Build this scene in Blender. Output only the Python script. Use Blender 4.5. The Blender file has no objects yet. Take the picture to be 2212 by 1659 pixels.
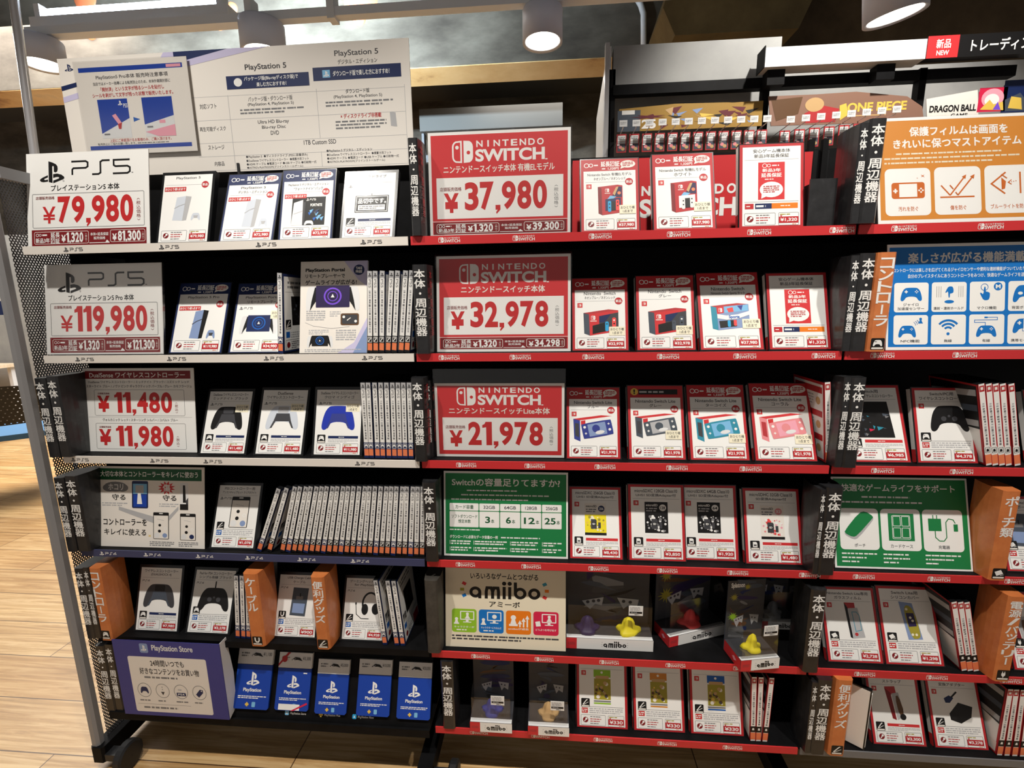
import bpy, math, random
from mathutils import Vector, Matrix
random.seed(7)
S = bpy.context.scene
COL = S.collection
# ---------------------------------------------------------------- camera
CAMLOC = Vector((0.2947, -0.9997, 1.315))
FPX = 1000.0
def _axes(y, p, r):
    cy, sy, cp, sp, cr, sr = math.cos(y), math.sin(y), math.cos(p), math.sin(p), math.cos(r), math.sin(r)
    f = Vector((sy*cp, cy*cp, sp)); R = Vector((cy, -sy, 0)); U = R.cross(f)
    return cr*R + sr*U, -sr*R + cr*U, f
AR, AU, AF = _axes(-0.08042, -0.17715, -0.01465)
cd = bpy.data.cameras.new('camera'); cam = bpy.data.objects.new('camera', cd); COL.objects.link(cam)
cd.sensor_width = 36.0; cd.lens = 36.0*FPX/2212; cd.clip_start = 0.02; cd.clip_end = 60
m = Matrix((AR, AU, -AF)).transposed().to_4x4(); m.translation = CAMLOC; cam.matrix_world = m
S.camera = cam
def at(u, v, Y=None, X=None, Z=None):
    d = AF + AR*((u-1106)/FPX) - AU*((v-829.5)/FPX)
    k = (Y-CAMLOC.y)/d.y if Y is not None else ((X-CAMLOC.x)/d.x if X is not None else (Z-CAMLOC.z)/d.z)
    return CAMLOC + d*k
def proj(p):
    d = Vector(p)-CAMLOC; z = d.dot(AF)
    return 1106+FPX*d.dot(AR)/z, 829.5-FPX*d.dot(AU)/z
# ---------------------------------------------------------------- world, lights, exposure
S.view_settings.view_transform = 'Standard'; S.view_settings.look = 'None'
S.view_settings.exposure = 0.0; S.view_settings.gamma = 1.0; S.view_settings.use_curve_mapping = False
W = bpy.data.worlds.new('shop_ambient'); S.world = W; W.use_nodes = True
W.node_tree.nodes['Background'].inputs[0].default_value = (1.0, 0.94, 0.88, 1)
W.node_tree.nodes['Background'].inputs[1].default_value = 0.30
SPOT_Y, SPOT_Z = -0.88, 2.95
def spot(x, y, z, tx, ty, tz, power, size, blend=0.35, rad=0.03, col=(1, 0.95, 0.87)):
    l = bpy.data.lights.new('track_or_fill_spot', 'SPOT'); l.energy = power; l.spot_size = math.radians(size)
    l.spot_blend = blend; l.shadow_soft_size = rad; l.color = col
    o = bpy.data.objects.new('track_or_fill_spot', l); COL.objects.link(o); o.location = (x, y, z)
    o.rotation_euler = (Vector((tx, ty, tz))-Vector((x, y, z))).to_track_quat('-Z', 'Y').to_euler()
    return o
for sx in (-0.75, 0.35, 1.35):
    spot(sx, SPOT_Y, SPOT_Z, sx, 0.05, 0.85, 128, 70, 0.8)
def area(x, y, z, w, d, power, col=(1, 0.96, 0.9)):
    l = bpy.data.lights.new('fill_area_light', 'AREA'); l.shape = 'RECTANGLE'; l.size = w; l.size_y = d; l.energy = power; l.color = col
    o = bpy.data.objects.new('fill_area_light', l); COL.objects.link(o); o.location = (x, y, z); return o
area(-3.4, 2.2, 3.0, 2.4, 1.4, 260)  # added fill without a fixture, brightens the far left wall and floor
area(0.6, 3.1, 3.1, 1.8, .3, 26)       # added fill to lift the back wall, no fixture behind it
spot(1.35, 0.22, 2.95, 1.35, 0.95, 1.7, 140, 80, 0.6)   # extra spot, added to brighten the card rack behind
# ---------------------------------------------------------------- materials
def lin(c): return tuple(((x/255)/12.92 if x/255 <= .04045 else ((x/255+.055)/1.055)**2.4) for x in c)
MATS = {}
def M(name, rgb=None, rough=.5, metal=0., coat=0., emit=0., fn=None, spec=.5):
    if name in MATS: return MATS[name]
    m = bpy.data.materials.new(name); m.use_nodes = True; b = m.node_tree.nodes['Principled BSDF']
    if rgb is not None: b.inputs['Base Color'].default_value = (*lin(rgb), 1)
    b.inputs['Roughness'].default_value = rough; b.inputs['Metallic'].default_value = metal
    b.inputs['Coat Weight'].default_value = coat; b.inputs['Coat Roughness'].default_value = .12
    b.inputs['Specular IOR Level'].default_value = spec
    if emit: b.inputs['Emission Color'].default_value = (*lin(rgb), 1); b.inputs['Emission Strength'].default_value = emit
    if fn: fn(m.node_tree, b)
    MATS[name] = m; return m
def nd(t, typ, **k):
    n = t.nodes.new(typ)
    for a, v in k.items():
        if a.startswith('i_'): n.inputs[a[2:].replace('_', ' ')].default_value = v
        else: setattr(n, a, v)
    return n
def coords(t, sc=(1, 1, 1), rot=(0, 0, 0)):
    tc = nd(t, 'ShaderNodeTexCoord'); mp = nd(t, 'ShaderNodeMapping'); mp.inputs['Scale'].default_value = sc; mp.inputs['Rotation'].default_value = rot
    t.links.new(tc.outputs['Object'], mp.inputs['Vector']); return mp.outputs[0]
def ramp(t, fac, stops):
    r = nd(t, 'ShaderNodeValToRGB'); e = r.color_ramp.elements
    while len(e) < len(stops): e.new(.5)
    for i, (p, c) in enumerate(stops): e[i].position = p; e[i].color = (*lin(c), 1)
    t.links.new(fac, r.inputs[0]); return r.outputs[0]
def mixc(t, f, a, b, mode='MIX'):
    n = nd(t, 'ShaderNodeMix', data_type='RGBA', blend_type=mode)
    for s, v in ((0, f), (6, a), (7, b)):
        if hasattr(v, 'is_output'): t.links.new(v, n.inputs[s])
        else: n.inputs[s].default_value = v
    return n.outputs[2]
def noisy(stops, scale=6, det=6, sc=(1, 1, 1), bump=0.):
    def f(t, b):
        c = coords(t, sc); n = nd(t, 'ShaderNodeTexNoise', i_Scale=scale, i_Detail=det, i_Roughness=.62)
        t.links.new(c, n.inputs['Vector']); t.links.new(ramp(t, n.outputs[0], stops), b.inputs['Base Color'])
        if bump:
            bp = nd(t, 'ShaderNodeBump', i_Strength=bump, i_Distance=.01); t.links.new(n.outputs[0], bp.inputs['Height']); t.links.new(bp.outputs[0], b.inputs['Normal'])
    return f
def wood(t, b):
    c = coords(t)
    br = nd(t, 'ShaderNodeTexBrick', offset=.37, i_Scale=1.0); br.inputs['Brick Width'].default_value = 1.1; br.inputs['Row Height'].default_value = .17
    br.inputs['Mortar Size'].default_value = .0016; br.inputs['Mortar Smooth'].default_value = .1
    br.inputs['Color1'].default_value = (*lin((230, 200, 152)), 1); br.inputs['Color2'].default_value = (*lin((208, 172, 122)), 1); br.inputs['Mortar'].default_value = (*lin((92, 66, 42)), 1)
    t.links.new(coords(t, (1, 1, 1), (0, 0, 0)), br.inputs['Vector'])
    g = coords(t, (1.2, 26, 1)); n = nd(t, 'ShaderNodeTexNoise', i_Scale=2.2, i_Detail=9., i_Roughness=.7, i_Distortion=.7); t.links.new(g, n.inputs['Vector'])
    gr = ramp(t, n.outputs[0], [(.30, (140, 114, 84)), (.46, (216, 196, 166)), (.60, (255, 255, 255))])
    o = mixc(t, .72, br.outputs[0], gr, 'MULTIPLY')
    n2 = nd(t, 'ShaderNodeTexNoise', i_Scale=3., i_Detail=3.); t.links.new(coords(t, (.6, 3, 1)), n2.inputs['Vector'])
    o2 = mixc(t, .35, o, ramp(t, n2.outputs[0], [(.35, (196, 172, 142)), (.65, (255, 250, 240))]), 'MULTIPLY')
    t.links.new(o2, b.inputs['Base Color'])
    bp = nd(t, 'ShaderNodeBump', i_Strength=.15, i_Distance=.004); t.links.new(n.outputs[0], bp.inputs['Height']); t.links.new(bp.outputs[0], b.inputs['Normal'])
def perf(pitch, rad, axes):
    def f(t, b):
        tc = nd(t, 'ShaderNodeTexCoord'); sp = nd(t, 'ShaderNodeSeparateXYZ'); t.links.new(tc.outputs['Object'], sp.inputs[0])
        def mth(op, a, v=None, c=None):
            n = nd(t, 'ShaderNodeMath', operation=op)
            for i, x in enumerate((a, v, c)):
                if x is None: continue
                if hasattr(x, 'is_output'): t.links.new(x, n.inputs[i])
                else: n.inputs[i].default_value = x
            return n.outputs[0]
        ax = mth('DIVIDE', sp.outputs[axes[0]], pitch); az = mth('DIVIDE', sp.outputs[axes[1]], pitch*1.732)
        ds = []
        for o in (0., .5):
            fx = mth('SUBTRACT', mth('FRACT', mth('ADD', ax, o+40)), .5); fz = mth('MULTIPLY', mth('SUBTRACT', mth('FRACT', mth('ADD', az, o+40)), .5), 1.732)
            ds.append(mth('ADD', mth('MULTIPLY', fx, fx), mth('MULTIPLY', fz, fz)))
        hole = mth('LESS_THAN', mth('MINIMUM', ds[0], ds[1]), (rad/pitch)**2)
        tr = nd(t, 'ShaderNodeBsdfTransparent'); mx = nd(t, 'ShaderNodeMixShader'); t.links.new(hole, mx.inputs[0])
        t.links.new(b.outputs[0], mx.inputs[1]); t.links.new(tr.outputs[0], mx.inputs[2])
        t.links.new(mx.outputs[0], t.nodes['Material Output'].inputs[0])
    return f
def film(t, b):
    gl = nd(t, 'ShaderNodeBsdfGlossy', i_Roughness=.12); tr = nd(t, 'ShaderNodeBsdfTransparent'); lw = nd(t, 'ShaderNodeLayerWeight', i_Blend=.25)
    mx = nd(t, 'ShaderNodeMixShader'); ad = nd(t, 'ShaderNodeMath', operation='MULTIPLY_ADD'); ad.inputs[1].default_value = .4; ad.inputs[2].default_value = .035
    t.links.new(lw.outputs['Facing'], ad.inputs[0]); t.links.new(ad.outputs[0], mx.inputs[0]); t.links.new(tr.outputs[0], mx.inputs[1]); t.links.new(gl.outputs[0], mx.inputs[2])
    t.links.new(mx.outputs[0], t.nodes['Material Output'].inputs[0])
M('wood_floor', (200, 165, 120), .42, fn=wood)
M('concrete', (120, 110, 98), .85, fn=noisy([(.28, (48, 40, 31)), (.45, (72, 64, 54)), (.6, (92, 84, 73)), (.78, (116, 109, 98))], 2.0, 11, (1, 1, 2.2), bump=.25))
M('concrete_brown', (90, 76, 58), .85, fn=noisy([(.25, (52, 40, 26)), (.5, (92, 76, 54)), (.75, (124, 106, 80))], 2.0, 9, bump=.3))
M('concrete_tan', (190, 150, 95), .85, fn=noisy([(.28, (120, 78, 40)), (.42, (196, 156, 100)), (.65, (214, 178, 124)), (.8, (170, 150, 120))], 2.6, 8, bump=.2))  # beam underside: warm light bounced off the floor, painted in as tan
M('concrete_olive', (110, 96, 62), .85, fn=noisy([(.28, (78, 64, 38)), (.5, (112, 96, 62)), (.72, (136, 118, 80))], 2.6, 8, bump=.2))
M('table_wood', (226, 208, 180), .5, fn=noisy([(.3, (214, 192, 160)), (.7, (236, 220, 196))], 3, 6, (1, 12, 1)))
M('plaster_grey', (150, 150, 148), .8, fn=noisy([(.3, (140, 140, 140)), (.7, (165, 165, 162))], 3))
M('ceiling_dark', (70, 66, 60), .9)
M('rack_black', (13, 13, 14), .6, fn=noisy([(.3, (10, 10, 11)), (.7, (18, 18, 20))], 30), spec=.12)
M('rack_grey', (142, 142, 144), .45)
M('perf_panel', (84, 84, 86), .5, fn=perf(.0066, .0024, (1, 2)))
M('chrome', (226, 226, 230), .3, metal=.55)
M('steel', (226, 229, 234), .4)
M('black_plastic', (20, 21, 23), .28)
M('divider_black', (30, 30, 32), .38, coat=.3, fn=noisy([(.35, (24, 24, 26)), (.6, (36, 36, 38)), (.72, (52, 52, 54))], 40, 4))
M('divider_worn', (64, 60, 56), .6, fn=noisy([(.3, (40, 37, 34)), (.6, (70, 66, 60)), (.8, (96, 90, 84))], 25, 6))
M('divider_orange', (206, 112, 48), .42, coat=.25, fn=noisy([(.35, (196, 110, 58)), (.7, (212, 128, 72))], 30, 4))
M('film', (255, 255, 255), fn=film)
M('lamp_grey', (206, 212, 230), .45)
M('lamp_on', (255, 244, 226), emit=26.)
M('tube_on', (225, 240, 255), emit=16.)
M('white_metal', (225, 226, 228), .35)
M('grey_metal', (112, 113, 116), .45)
M('dark_grey', (84, 82, 78), .55)
M('dark_metal', (28, 29, 32), .5)
PAL = dict(w=(236, 235, 232), paper=(232, 226, 218), k=(18, 17, 18), red=(202, 48, 52), dred=(122, 20, 26), pred=(192, 40, 42), navy=(22, 38, 84), blue=(24, 92, 176), psb=(18, 62, 160),
           storeb=(58, 60, 132), lav=(196, 190, 220), g1=(222, 222, 222), g2=(176, 176, 178), g3=(120, 120, 122), g4=(62, 62, 66), green=(24, 122, 66), dgreen=(20, 84, 48), org=(206, 134, 52), dorg=(196, 100, 36), cream=(226, 216, 192),
           lime=(140, 186, 44), mag=(206, 34, 72), ablue=(12, 110, 190), aorg=(226, 120, 22), yel=(232, 214, 40), cob=(34, 54, 168), neonb=(40, 160, 214), neonr=(232, 72, 70), teal=(46, 138, 162), coral=(224, 138, 142), liteb=(52, 62, 138),
           litg=(72, 80, 90), purp=(120, 78, 210), dpurp=(44, 32, 74), brn=(96, 66, 40), tan=(196, 160, 112), note=(238, 230, 204), pink=(232, 160, 176), olive=(160, 150, 50), steelb=(130, 150, 190), red2=(180, 36, 42), slate=(70, 78, 90), psw=(200, 206, 216), banner=(138, 104, 88), hgold=(158, 122, 50), gold=(226, 190, 84), sky=(120, 180, 220), orange=(232, 128, 84), ps4=(60, 65, 100), wine=(96, 28, 40), spr=(176, 50, 54))
for k_, c_ in PAL.items(): M('ink_'+k_, c_, .48, coat=.06, spec=.35)
def MM(n): return MATS.get('ink_'+n) or MATS[n]
# ---------------------------------------------------------------- text
TC = {}
def glyphs(s, off):
    key = (s, off)
    if key in TC: return TC[key]
    c = bpy.data.curves.new('t', 'FONT'); c.body = s; c.size = 1; c.resolution_u = 3 if any(ord(ch) > 0x24f for ch in s) else 7; c.offset = off
    o = bpy.data.objects.new('t', c); COL.objects.link(o)
    me = o.evaluated_get(bpy.context.evaluated_depsgraph_get()).to_mesh()
    V = [(v.co.x, v.co.y) for v in me.vertices]; F = [tuple(p.vertices) for p in me.polygons]
    o.evaluated_get(bpy.context.evaluated_depsgraph_get()).to_mesh_clear()
    bpy.data.objects.remove(o); bpy.data.curves.remove(c)
    xs = [v[0] for v in V]; ys = [v[1] for v in V]
    TC[key] = (V, F, (min(xs), min(ys), max(xs), max(ys))) if V else (V, F, (0, 0, 1, 1)); return TC[key]
# ---------------------------------------------------------------- geometry builder
class G:
    def __init__(s): s.v = []; s.f = []; s.m = []; s.mats = []; s.smooth = []
    def mi(s, n):
        if n not in s.mats: s.mats.append(n)
        return s.mats.index(n)
    def add(s, vs, fs, m, smooth=False):
        b = len(s.v); s.v += [tuple(x) for x in vs]; k = s.mi(m)
        for f in fs: s.f.append(tuple(i+b for i in f)); s.m.append(k); s.smooth.append(smooth)
        return s
    def box(s, x0, x1, y0, y1, z0, z1, m, bev=0):
        if bev:
            b = bev; pr = [(x0+b, y0), (x1-b, y0), (x1, y0+b), (x1, y1-b), (x1-b, y1), (x0+b, y1), (x0, y1-b), (x0, y0+b)]
            return s.prism(pr, z0, z1, m)
        vs = [(x, y, z) for z in (z0, z1) for (x, y) in ((x0, y0), (x1, y0), (x1, y1), (x0, y1))]
        return s.add(vs, [(3, 2, 1, 0), (4, 5, 6, 7), (0, 1, 5, 4), (1, 2, 6, 5), (2, 3, 7, 6), (3, 0, 4, 7)], m)
    def prism(s, pr, z0, z1, m, axis='z'):
        n = len(pr)
        def p(a, b, h): return (a, b, h) if axis == 'z' else ((h, a, b) if axis == 'x' else (a, h, b))
        vs = [p(a, b, z0) for a, b in pr]+[p(a, b, z1) for a, b in pr]
        return s.add(vs, [tuple(range(n-1, -1, -1)), tuple(range(n, 2*n))]+[(i, (i+1) % n, n+(i+1) % n, n+i) for i in range(n)], m)
    def quad(s, a, b, c, d, m): return s.add([a, b, c, d], [(0, 1, 2, 3)], m)
    def lathe(s, pr, m, c=(0, 0, 0), n=24, caps=True):
        vs = []; fs = []
        for (r, z) in pr:
            for i in range(n): a = 2*math.pi*i/n; vs.append((c[0]+r*math.cos(a), c[1]+r*math.sin(a), c[2]+z))
        for j in range(len(pr)-1):
            for i in range(n): fs.append((j*n+i, j*n+(i+1) % n, (j+1)*n+(i+1) % n, (j+1)*n+i))
        s.add(vs, fs, m, True)
        if caps:
            s.add(vs[:n], [tuple(range(n-1, -1, -1))], m); s.add(vs[-n:], [tuple(range(n))], m)
        return s
    def tube(s, pts, r, m, n=8):
        pts = [Vector(p) for p in pts]; vs = []; fs = []; prev = None
        for i, p in enumerate(pts):
            d = (pts[min(i+1, len(pts)-1)]-pts[max(i-1, 0)]).normalized()
            a = d.orthogonal().normalized() if prev is None else (prev-d*prev.dot(d)).normalized(); prev = a; b = d.cross(a)
            for k in range(n): t = 2*math.pi*k/n; vs.append(p+a*(r*math.cos(t))+b*(r*math.sin(t)))
        for j in range(len(pts)-1):
            for k in range(n): fs.append((j*n+k, j*n+(k+1) % n, (j+1)*n+(k+1) % n, (j+1)*n+k))
        fs += [tuple(range(n-1, -1, -1)), tuple(range((len(pts)-1)*n, len(pts)*n))]
        return s.add(vs, fs, m, True)
    def build(s, name, parent=None, bevel=0):
        me = bpy.data.meshes.new(name); me.from_pydata(s.v, [], s.f)
        for n in s.mats: me.materials.append(MM(n))
        me.polygons.foreach_set('material_index', s.m); me.polygons.foreach_set('use_smooth', s.smooth); me.update()
        o = bpy.data.objects.new(name, me); COL.objects.link(o)
        if parent: o.parent = parent
        if bevel:
            b = o.modifiers.new('bevel', 'BEVEL'); b.width = bevel; b.segments = 2; b.limit_method = 'ANGLE'
        return o
def chaikin(p, n=2):
    for _ in range(n):
        q = []
        for i in range(len(p)):
            a, b = p[i], p[(i+1) % len(p)]; q += [(a[0]*.75+b[0]*.25, a[1]*.75+b[1]*.25), (a[0]*.25+b[0]*.75, a[1]*.25+b[1]*.75)]
        p = q
    return p
LAY = .00011
class P:
    """flat print: local units (mm, y down) laid on a plane through o with right vector r and up vector u"""
    def __init__(s, uw, uh, w, h, g=None, o=(0, 0, 0), r=(1, 0, 0), u=(0, 0, 1), base=0.0004):
        s.g = g or G(); s.uw, s.uh, s.w, s.h = uw, uh, w, h; s.o = Vector(o); s.r = Vector(r); s.u = Vector(u); s.n = s.r.cross(s.u); s.base = base; s.bb = []
    def lev(s, pts, fix=None):
        xs = [p[0] for p in pts]; ys = [p[1] for p in pts]; b = (min(xs), min(ys), max(xs), max(ys)); l = 0
        for q, k in s.bb:
            if b[0] < q[2] and b[2] > q[0] and b[1] < q[3] and b[3] > q[1]: l = max(l, k+1)
        s.bb.append((b, l)); return l
    def xf(s, p, l): return s.o+s.r*((p[0]/s.uw-.5)*s.w)+s.u*((1-p[1]/s.uh)*s.h)+s.n*(s.base+l*LAY)
    def poly(s, pts, c, faces=None, l=None):
        if l is None: l = s.lev(pts)
        if faces is None:
            a = sum(pts[i][0]*pts[(i+1) % len(pts)][1]-pts[(i+1) % len(pts)][0]*pts[i][1] for i in range(len(pts)))
            if a > 0: pts = pts[::-1]
            faces = [tuple(range(len(pts)))]
        s.g.add([s.xf(p, l) for p in pts], faces, c); return s
    def rect(s, x0, y0, x1, y1, c): return s.poly([(x0, y0), (x1, y0), (x1, y1), (x0, y1)], c)
    def rrp(s, x0, y0, x1, y1, r, n=4):
        o = []
        for cx, cy, a in ((x1-r, y0+r, -90), (x1-r, y1-r, 0), (x0+r, y1-r, 90), (x0+r, y0+r, 180)):
            for i in range(n+1): t = math.radians(a+90*i/n); o.append((cx+r*math.cos(t), cy+r*math.sin(t)))
        return o
    def rr(s, x0, y0, x1, y1, r, c): return s.poly(s.rrp(x0, y0, x1, y1, r), c)
    def ring(s, a, b, c):
        n = len(a); return s.poly(a+b, c, [(i, n+i, n+(i+1) % n, (i+1) % n) for i in range(n)])
    def ro(s, x0, y0, x1, y1, r, w, c): return s.ring(s.rrp(x0, y0, x1, y1, r), s.rrp(x0+w, y0+w, x1-w, y1-w, max(r-w, .01)), c)
    def circ(s, x, y, r, c, ry=None, n=20):
        ry = ry or r; return s.poly([(x+r*math.cos(2*math.pi*i/n), y+ry*math.sin(2*math.pi*i/n)) for i in range(n)], c)
    def cring(s, x, y, r, w, c, n=24):
        f = lambda q: [(x+q*math.cos(2*math.pi*i/n), y+q*math.sin(2*math.pi*i/n)) for i in range(n)]
        return s.ring(f(r), f(r-w), c)
    def line(s, pts, w, c, closed=False):
        n = len(pts); L = []; R = []
        for i in range(n):
            a = pts[i-1] if (i or closed) else pts[0]; b = pts[(i+1) % n] if (i < n-1 or closed) else pts[-1]; p = pts[i]
            def nn(u, v):
                dx, dy = v[0]-u[0], v[1]-u[1]; q = math.hypot(dx, dy) or 1; return -dy/q, dx/q
            n1 = nn(a, p) if a != p else nn(p, b); n2 = nn(p, b) if b != p else n1
            mx, my = n1[0]+n2[0], n1[1]+n2[1]; q = mx*mx+my*my; k = min(2/q, 2.) if q > 1e-6 else 1
            L.append((p[0]+mx*k*w/2, p[1]+my*k*w/2)); R.append((p[0]-mx*k*w/2, p[1]-my*k*w/2))
        m = n if closed else n-1
        return s.poly(L+R, c, [(i, (i+1) % n, n+(i+1) % n, n+i) for i in range(m)])
    def t(s, txt, x0, y0, x1, y1, c, b=0, keep=False, rot=False):
        cjk = any(ord(ch) > 0x24f for ch in txt); off = 0 if cjk or not b else (.012, .024, .036)[b-1]
        V, F, (a0, b0, a1, b1) = glyphs(txt, off)
        if not V: return s
        bw, bh = (x1-x0, y1-y0) if not rot else (y1-y0, x1-x0)
        sx, sy = bw/max(a1-a0, 1e-6), bh/max(b1-b0, 1e-6); ox = 0
        if keep: k = min(sx, sy); ox = (bw-k*(a1-a0))/2; sx = sy = k
        def mp(v, dx=0, dy=0):
            X = ox+(v[0]-a0)*sx+dx; Yv = (v[1]-b0)*sy+dy
            return (x0+X, y1-Yv) if not rot else (x0+Yv, y0+X)
        l = s.lev([(x0, y0), (x1, y1)])
        sh = [(0, 0)]
        if cjk and b: d = (.010, .017, .024)[b-1]; sh = [(-d, -d), (d, -d), (-d, d), (d, d)]
        for i, (dx, dy) in enumerate(sh):
            s.poly([mp(v, dx*sx, dy*sy) for v in V], c, F, l+i*.12)
        return s
    def vt(s, txt, x0, y0, x1, y1, c, b=0):
        n = len(txt); h = (y1-y0)/n
        for i, ch in enumerate(txt):
            if ch == '・': s.circ((x0+x1)/2, y0+h*(i+.5), min(x1-x0, h)*.13, c, n=10); continue
            if ch == 'ー': s.rect((x0+x1)/2-(x1-x0)*.07, y0+h*(i+.08), (x0+x1)/2+(x1-x0)*.07, y0+h*(i+.92), c); continue
            if ch in '()': s.line([(x0+(x1-x0)*.15, y0+h*(i+(.75 if ch == '(' else .3))), ((x0+x1)/2, y0+h*(i+(.5 if ch == '(' else .55))), (x1-(x1-x0)*.15, y0+h*(i+(.75 if ch == '(' else .3)))], (x1-x0)*.09, c); continue
            sm = .15 if ch in 'ッィャュョ' else 0
            s.t(ch, x0+(x1-x0)*sm, y0+h*(i+.05), x1, y0+h*(i+.95-sm), c, b)
        return s
    def gk(s, x0, y0, x1, y1, n, c, seed=1, dens=.62):
        rnd = random.Random(seed); h = (y1-y0)/n; l = s.lev([(x0, y0), (x1, y1)])
        for i in range(n):
            x = x0; ym = y0+h*(i+.5); end = x1 if i < n-1 else x0+(x1-x0)*rnd.uniform(.6, 1)
            while x < end:
                w = min(rnd.uniform(.5, 2.2)*h, end-x); s.g.add([s.xf(p, l) for p in ((x, ym+h*.26), (x+w, ym+h*.26), (x+w, ym-h*.26), (x, ym-h*.26))], [(0, 1, 2, 3)], c); x += w+rnd.uniform(.1, .5)*h
        return s
    def num(s, txt, x0, y0, x1, y1, c):
        ww = {',': .42, '1': .72, '.': .42, '¥': 1.15}; tot = sum(ww.get(ch, 1) for ch in txt); k = (x1-x0)/tot; x = x0; h = y1-y0
        for ch in txt:
            w = ww.get(ch, 1)*k; g = w*.05
            if ch == '1':
                s.poly([(x+w*.34, y0), (x+w*.92, y0), (x+w*.92, y1), (x+w*.38, y1), (x+w*.38, y0+h*.23), (x+w*.02, y0+h*.26), (x+w*.02, y0+h*.14), (x+w*.22, y0+h*.10)], c)
            elif ch == ',': s.poly([(x+w*.12, y1-h*.17), (x+w*.88, y1-h*.17), (x+w*.88, y1), (x+w*.3, y1+h*.15), (x+w*.2, y1+h*.09), (x+w*.45, y1), (x+w*.12, y1)], c)
            elif ch == '.': s.rect(x+w*.15, y1-h*.17, x+w*.85, y1, c)
            else: s.t(ch, x+g, y0, x+w-g, y1, c, 3)
            x += w
        return s
    # marks -----------------------------------------------------------------
    def pslogo(s, x0, y0, x1, y1, c):
        f = lambda pts: [(x0+(x1-x0)*a/100, y1-(y1-y0)*b/82) for a, b in pts]
        s.poly(f([(36, 2), (51, -2), (51, 60), (54, 62), (57, 60), (57, 40), (64, 37), (71, 41), (73, 50), (72, 60), (66, 68), (52, 75), (36, 80)]), c)
        s.poly(f([(33, 28), (12, 20), (2, 14), (0, 9), (5, 4), (15, 2), (33, 4), (33, 12), (22, 10), (17, 12), (20, 15), (33, 20)]), c)
        return s.poly(f([(54, 31), (70, 33), (88, 28), (98, 20), (99, 14), (92, 10), (54, -3), (54, 7), (76, 14), (79, 17), (74, 20), (66, 20), (54, 17)][::-1]), c)
    def psn(s, n, x0, y0, x1, y1, c, w=None):
        h = y1-y0; w = w or h*.13; W = (x1-x0); lw = W*.29; gp = W*.065
        def ln(k, pts): s.line([(x0+k*(lw+gp)+a*lw, y1-w/2-b*(h-w)) for a, b in pts], w, c)
        ln(0, [(.05, 0), (.05, .40), (.12, .5), (.85, .5), (.97, .6), (.97, .9), (.85, 1), (0, 1)])
        ln(1, [(0, 0), (.38, 0), (.5, .1), (.5, .9), (.62, 1), (1.05, 1)])
        if n == 5: ln(2, [(1, 1), (.06, 1), (.06, .62), (.16, .53), (.86, .53), (1, .42), (1, .12), (.86, 0), (0, 0)])
        else: ln(2, [(.78, 0), (.78, 1), (.05, .34), (.05, .24), (1, .24)])
        return s
    def swicon(s, x0, y0, x1, y1, c, bg):
        w = x1-x0; h = y1-y0; a = x0+w*.47; b = x0+w*.55; r = w*.27
        def half(xa, xb, left, q):
            pts = s.rrp(xa, y0+q, xb, y1-q, max(r-q, .1)); mid = (xa+xb)/2
            return [(xb if left and p[0] > mid else (xa if (not left) and p[0] < mid else p[0]), (y0+q if p[1] < (y0+y1)/2 else y1-q) if ((p[0] > mid) == left) else p[1]) for p in pts]
        s.poly(half(x0, a, True, 0), c); q = w*.075; s.poly(half(x0+q, a-q, True, q), bg); s.circ(x0+w*.24, y0+h*.30, w*.085, c)
        s.poly(half(b, x1, False, 0), c); return s.circ(x0+w*.78, y0+h*.54, w*.085, bg)
    def swlogo(s, x0, y0, x1, y1, c, bg, bold=2):
        w = x1-x0; h = y1-y0; ix = x0+min(h*1.0, w*.26); s.swicon(x0, y0, ix, y1, c, bg); tx = ix+w*.025
        lw = (x1-tx)/8
        for i, ch in enumerate('NINTENDO'):
            k = .18 if ch == 'I' else .74
            s.t(ch, tx+lw*(i+.5-k/2), y0+h*.02, tx+lw*(i+.5+k/2), y0+h*.31, c, bold)
        return s.t('SWITCH', tx, y0+h*.41, x1, y0+h*.97, c, min(bold+1, 3))
    def pad(s, x0, y0, x1, y1, c, dot=None, n=2):
        pts = [(.2, .04), (.32, 0), (.68, 0), (.8, .04), (.92, .28), (1, .78), (.98, .97), (.9, 1), (.82, .92), (.72, .66), (.28, .66), (.18, .92), (.1, 1), (.02, .97), (0, .78), (.08, .28)]
        s.poly([(x0+(x1-x0)*a, y0+(y1-y0)*b) for a, b in chaikin(pts, n)], c)
        if dot:
            w = x1-x0; h = y1-y0; u = w*.05
            s.rect(x0+w*.26-u*1.5, y0+h*.3-u*.5, x0+w*.26+u*1.5, y0+h*.3+u*.5, dot); s.rect(x0+w*.26-u*.5, y0+h*.3-u*1.5, x0+w*.26+u*.5, y0+h*.3+u*1.5, dot)
            for dx, dy in ((1, 0), (-1, 0), (0, 1), (0, -1)): s.circ(x0+w*.74+dx*u*1.1, y0+h*.3+dy*u*1.1, u*.55, dot, n=8)
        return s
    def arrow(s, x0, y0, x1, y1, w, c, hd=3):
        dx, dy = x1-x0, y1-y0; q = math.hypot(dx, dy); dx /= q; dy /= q; hx, hy = x1-dx*w*hd, y1-dy*w*hd
        s.line([(x0, y0), (hx, hy)], w, c); k = w*hd*.5
        return s.poly([(hx-dy*k, hy+dx*k), (x1, y1), (hx+dy*k, hy-dx*k)], c)
# ---------------------------------------------------------------- tagging
def tag(o, label=None, cat=None, group=None, kind=None):
    for k, v in (('label', label), ('category', cat), ('group', group), ('kind', kind)):
        if v: o[k] = v
    return o
def empty(name, loc, rot=(0, 0, 0)):
    e = bpy.data.objects.new(name, None); COL.objects.link(e); e.empty_display_size = .05; e.location = loc; e.rotation_euler = rot; return e
def struct(g, name): return tag(g.build(name), kind='structure')
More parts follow.
